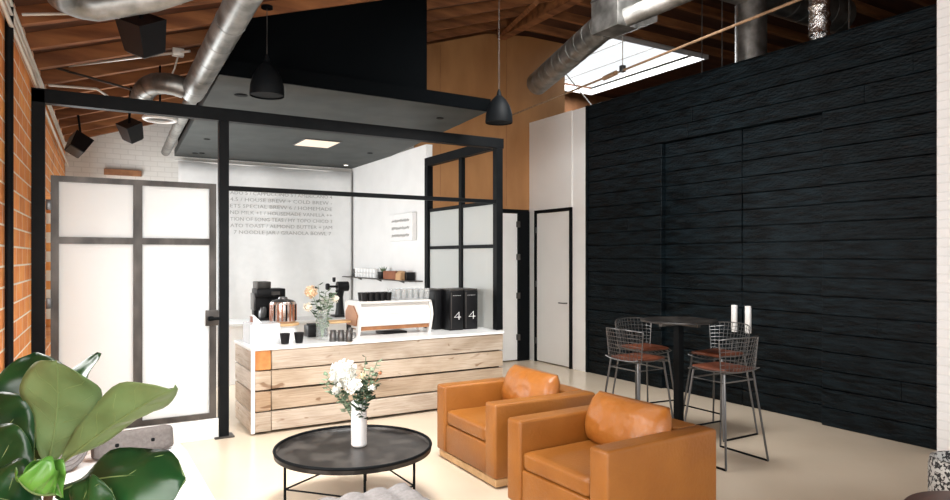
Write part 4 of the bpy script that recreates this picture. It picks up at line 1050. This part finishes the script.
# white ring fixture
p = at(160, 119, 7.0)
t = thing('ring_light', 'white ring ceiling fixture hanging behind the steel beam', 'ceiling fixture', p)
MB().tube([(.15*math.cos(a*PI/20), .15*math.sin(a*PI/20), 0) for a in range(40)], .022, 10, closed=True).build('ring', M['ceramic'], t)
MB().lathe([(.13, .01), (.13, .04), (.05, .1)], n=24).build('housing', M['raw_steel'], t)
MB().tube([(0, 0, .1), (0, 0, roof(p.x)-p.z)], .01).build('hanger', M['black_metal'], t)
# downlights in the canopy
zc = 3.385
for i, (px, py, lb, lit) in enumerate(((241, 95, 'recessed downlight in the canopy beside the left pendant', 0), (207, 139, 'recessed downlight near the left edge of the canopy', 0), (195, 153, 'rearmost left recessed downlight, left of a close pair', 0), (202, 153, 'rearmost left recessed downlight, right of a close pair', 0), (370, 153, 'recessed downlight right of the lit panel in the canopy', 0), (440, 118, 'recessed downlight near the right corner of the canopy', 0), (346, 165, 'small lit spotlight at the rear corner of the canopy', 1))):
    p = onz(px, py, zc); r_ = .065 if i == 0 else .045
    t = thing('downlight', lb, 'downlight', (p.x, p.y, zc-.006))
    MB().lathe([(r_, 0), (r_, .005)], n=20).build('trim_ring', M['black_metal'] if not lit else M['ceramic'], t)
    MB().lathe([(r_*.75, -.004), (r_*.75, -.001)], n=20).build('lens', M['black_metal'] if not lit else M['led'], t)
a, b_ = onz(317, 143, zc), 0
t = thing('lit_ceiling_panel', 'square lit panel set in the grey canopy over the counter', 'ceiling light', (a.x, a.y, zc-.01))
MB().box(-.27, .27, -.30, .30, 0, .009).build('panel_frame', M['grey_plastic'], t, smooth=False)
MB().box(-.245, .245, -.275, .275, -.004, -.001).build('diffuser', M['light_panel'], t, smooth=False)

# conduits
def conduit(pts, r, label, name='conduit'):
    o0 = Vector(pts[0]); o = MB(o0).tube(pts, r, 8).build(name, M['conduit']); o.location = o0; return tag(o, label, 'conduit')
def lw(y, dx, z): return (xl(y)+dx, y, z)
conduit([lw(4.0, .04, 3.33), lw(11.7, .04, 3.33)], .014, 'upper white conduit run along the top of the brick wall')
conduit([lw(4.0, .04, 3.27), lw(11.7, .04, 3.27)], .011, 'second white conduit run along the brick wall top')
conduit([lw(4.0, .04, 3.20), lw(7.2, .04, 3.20), lw(7.4, .05, 3.12), lw(11.6, .05, 3.10)], .014, 'lowest white conduit run along the brick wall')
p = SA; conduit([(xl(5.6)+.05, 5.55, 3.42), (.15, 5.5, 3.50), (p.x-.02, p.y+.15, 3.58)], .011, 'white conduit leading to the largest black speaker')
a, c = at(53, 68, 6.6), at(190, 51, 6.3)
conduit([a+Vector((0, 0, .05)), a.lerp(c, .1), c], .013, 'white conduit slanting under the joists with a junction box')
p = at(178, 52, 6.33); o = MB().box(-.05, .05, -.035, .035, -.04, .03, .004).build('junction_box', M['conduit']); o.location = p; tag(o, 'small metal junction box on the slanting conduit', 'junction box')
o = MB().tube([(0, 0, 0), (-.03, 0, -.12), (-.05, 0, -.17)], .008).build('cable_drop', M['conduit']); o.location = p+Vector((0, 0, -.04)); tag(o, 'short pale cable hanging from the junction box', 'cable')
p = SB; conduit([(xl(8)+.05, 7.7, 3.42), (.2, 7.8, 3.46), (p.x, p.y, p.z+.22)], .012, 'white conduit leading to the middle black speaker')
p = at(46, 27, 5.6); o = MB().box(-.09, .06, -.03, .03, -.025, .025, .003).build('junction_box', M['conduit']); o.location = p; tag(o, 'white junction box near the bent duct by the wall', 'junction box')
a, c = at(56, 68, 6.5), at(155, 96, 6.6)
tag(MB().tube([a, c], .012, 6).build('brace_rod', M['raw_steel']), 'dark thin rod sloping down toward the beam at left', 'rod')
p = Vector((xl(5.1)+.028, 5.1, 0)); o = MB().tube([(0, 0, 0), (0, 0, roof(-.3)-.02)], .024, 10).build('drain_pipe', M['black_metal']); o.location = p; tag(o, 'black vertical pipe fixed to the brick wall', 'pipe')
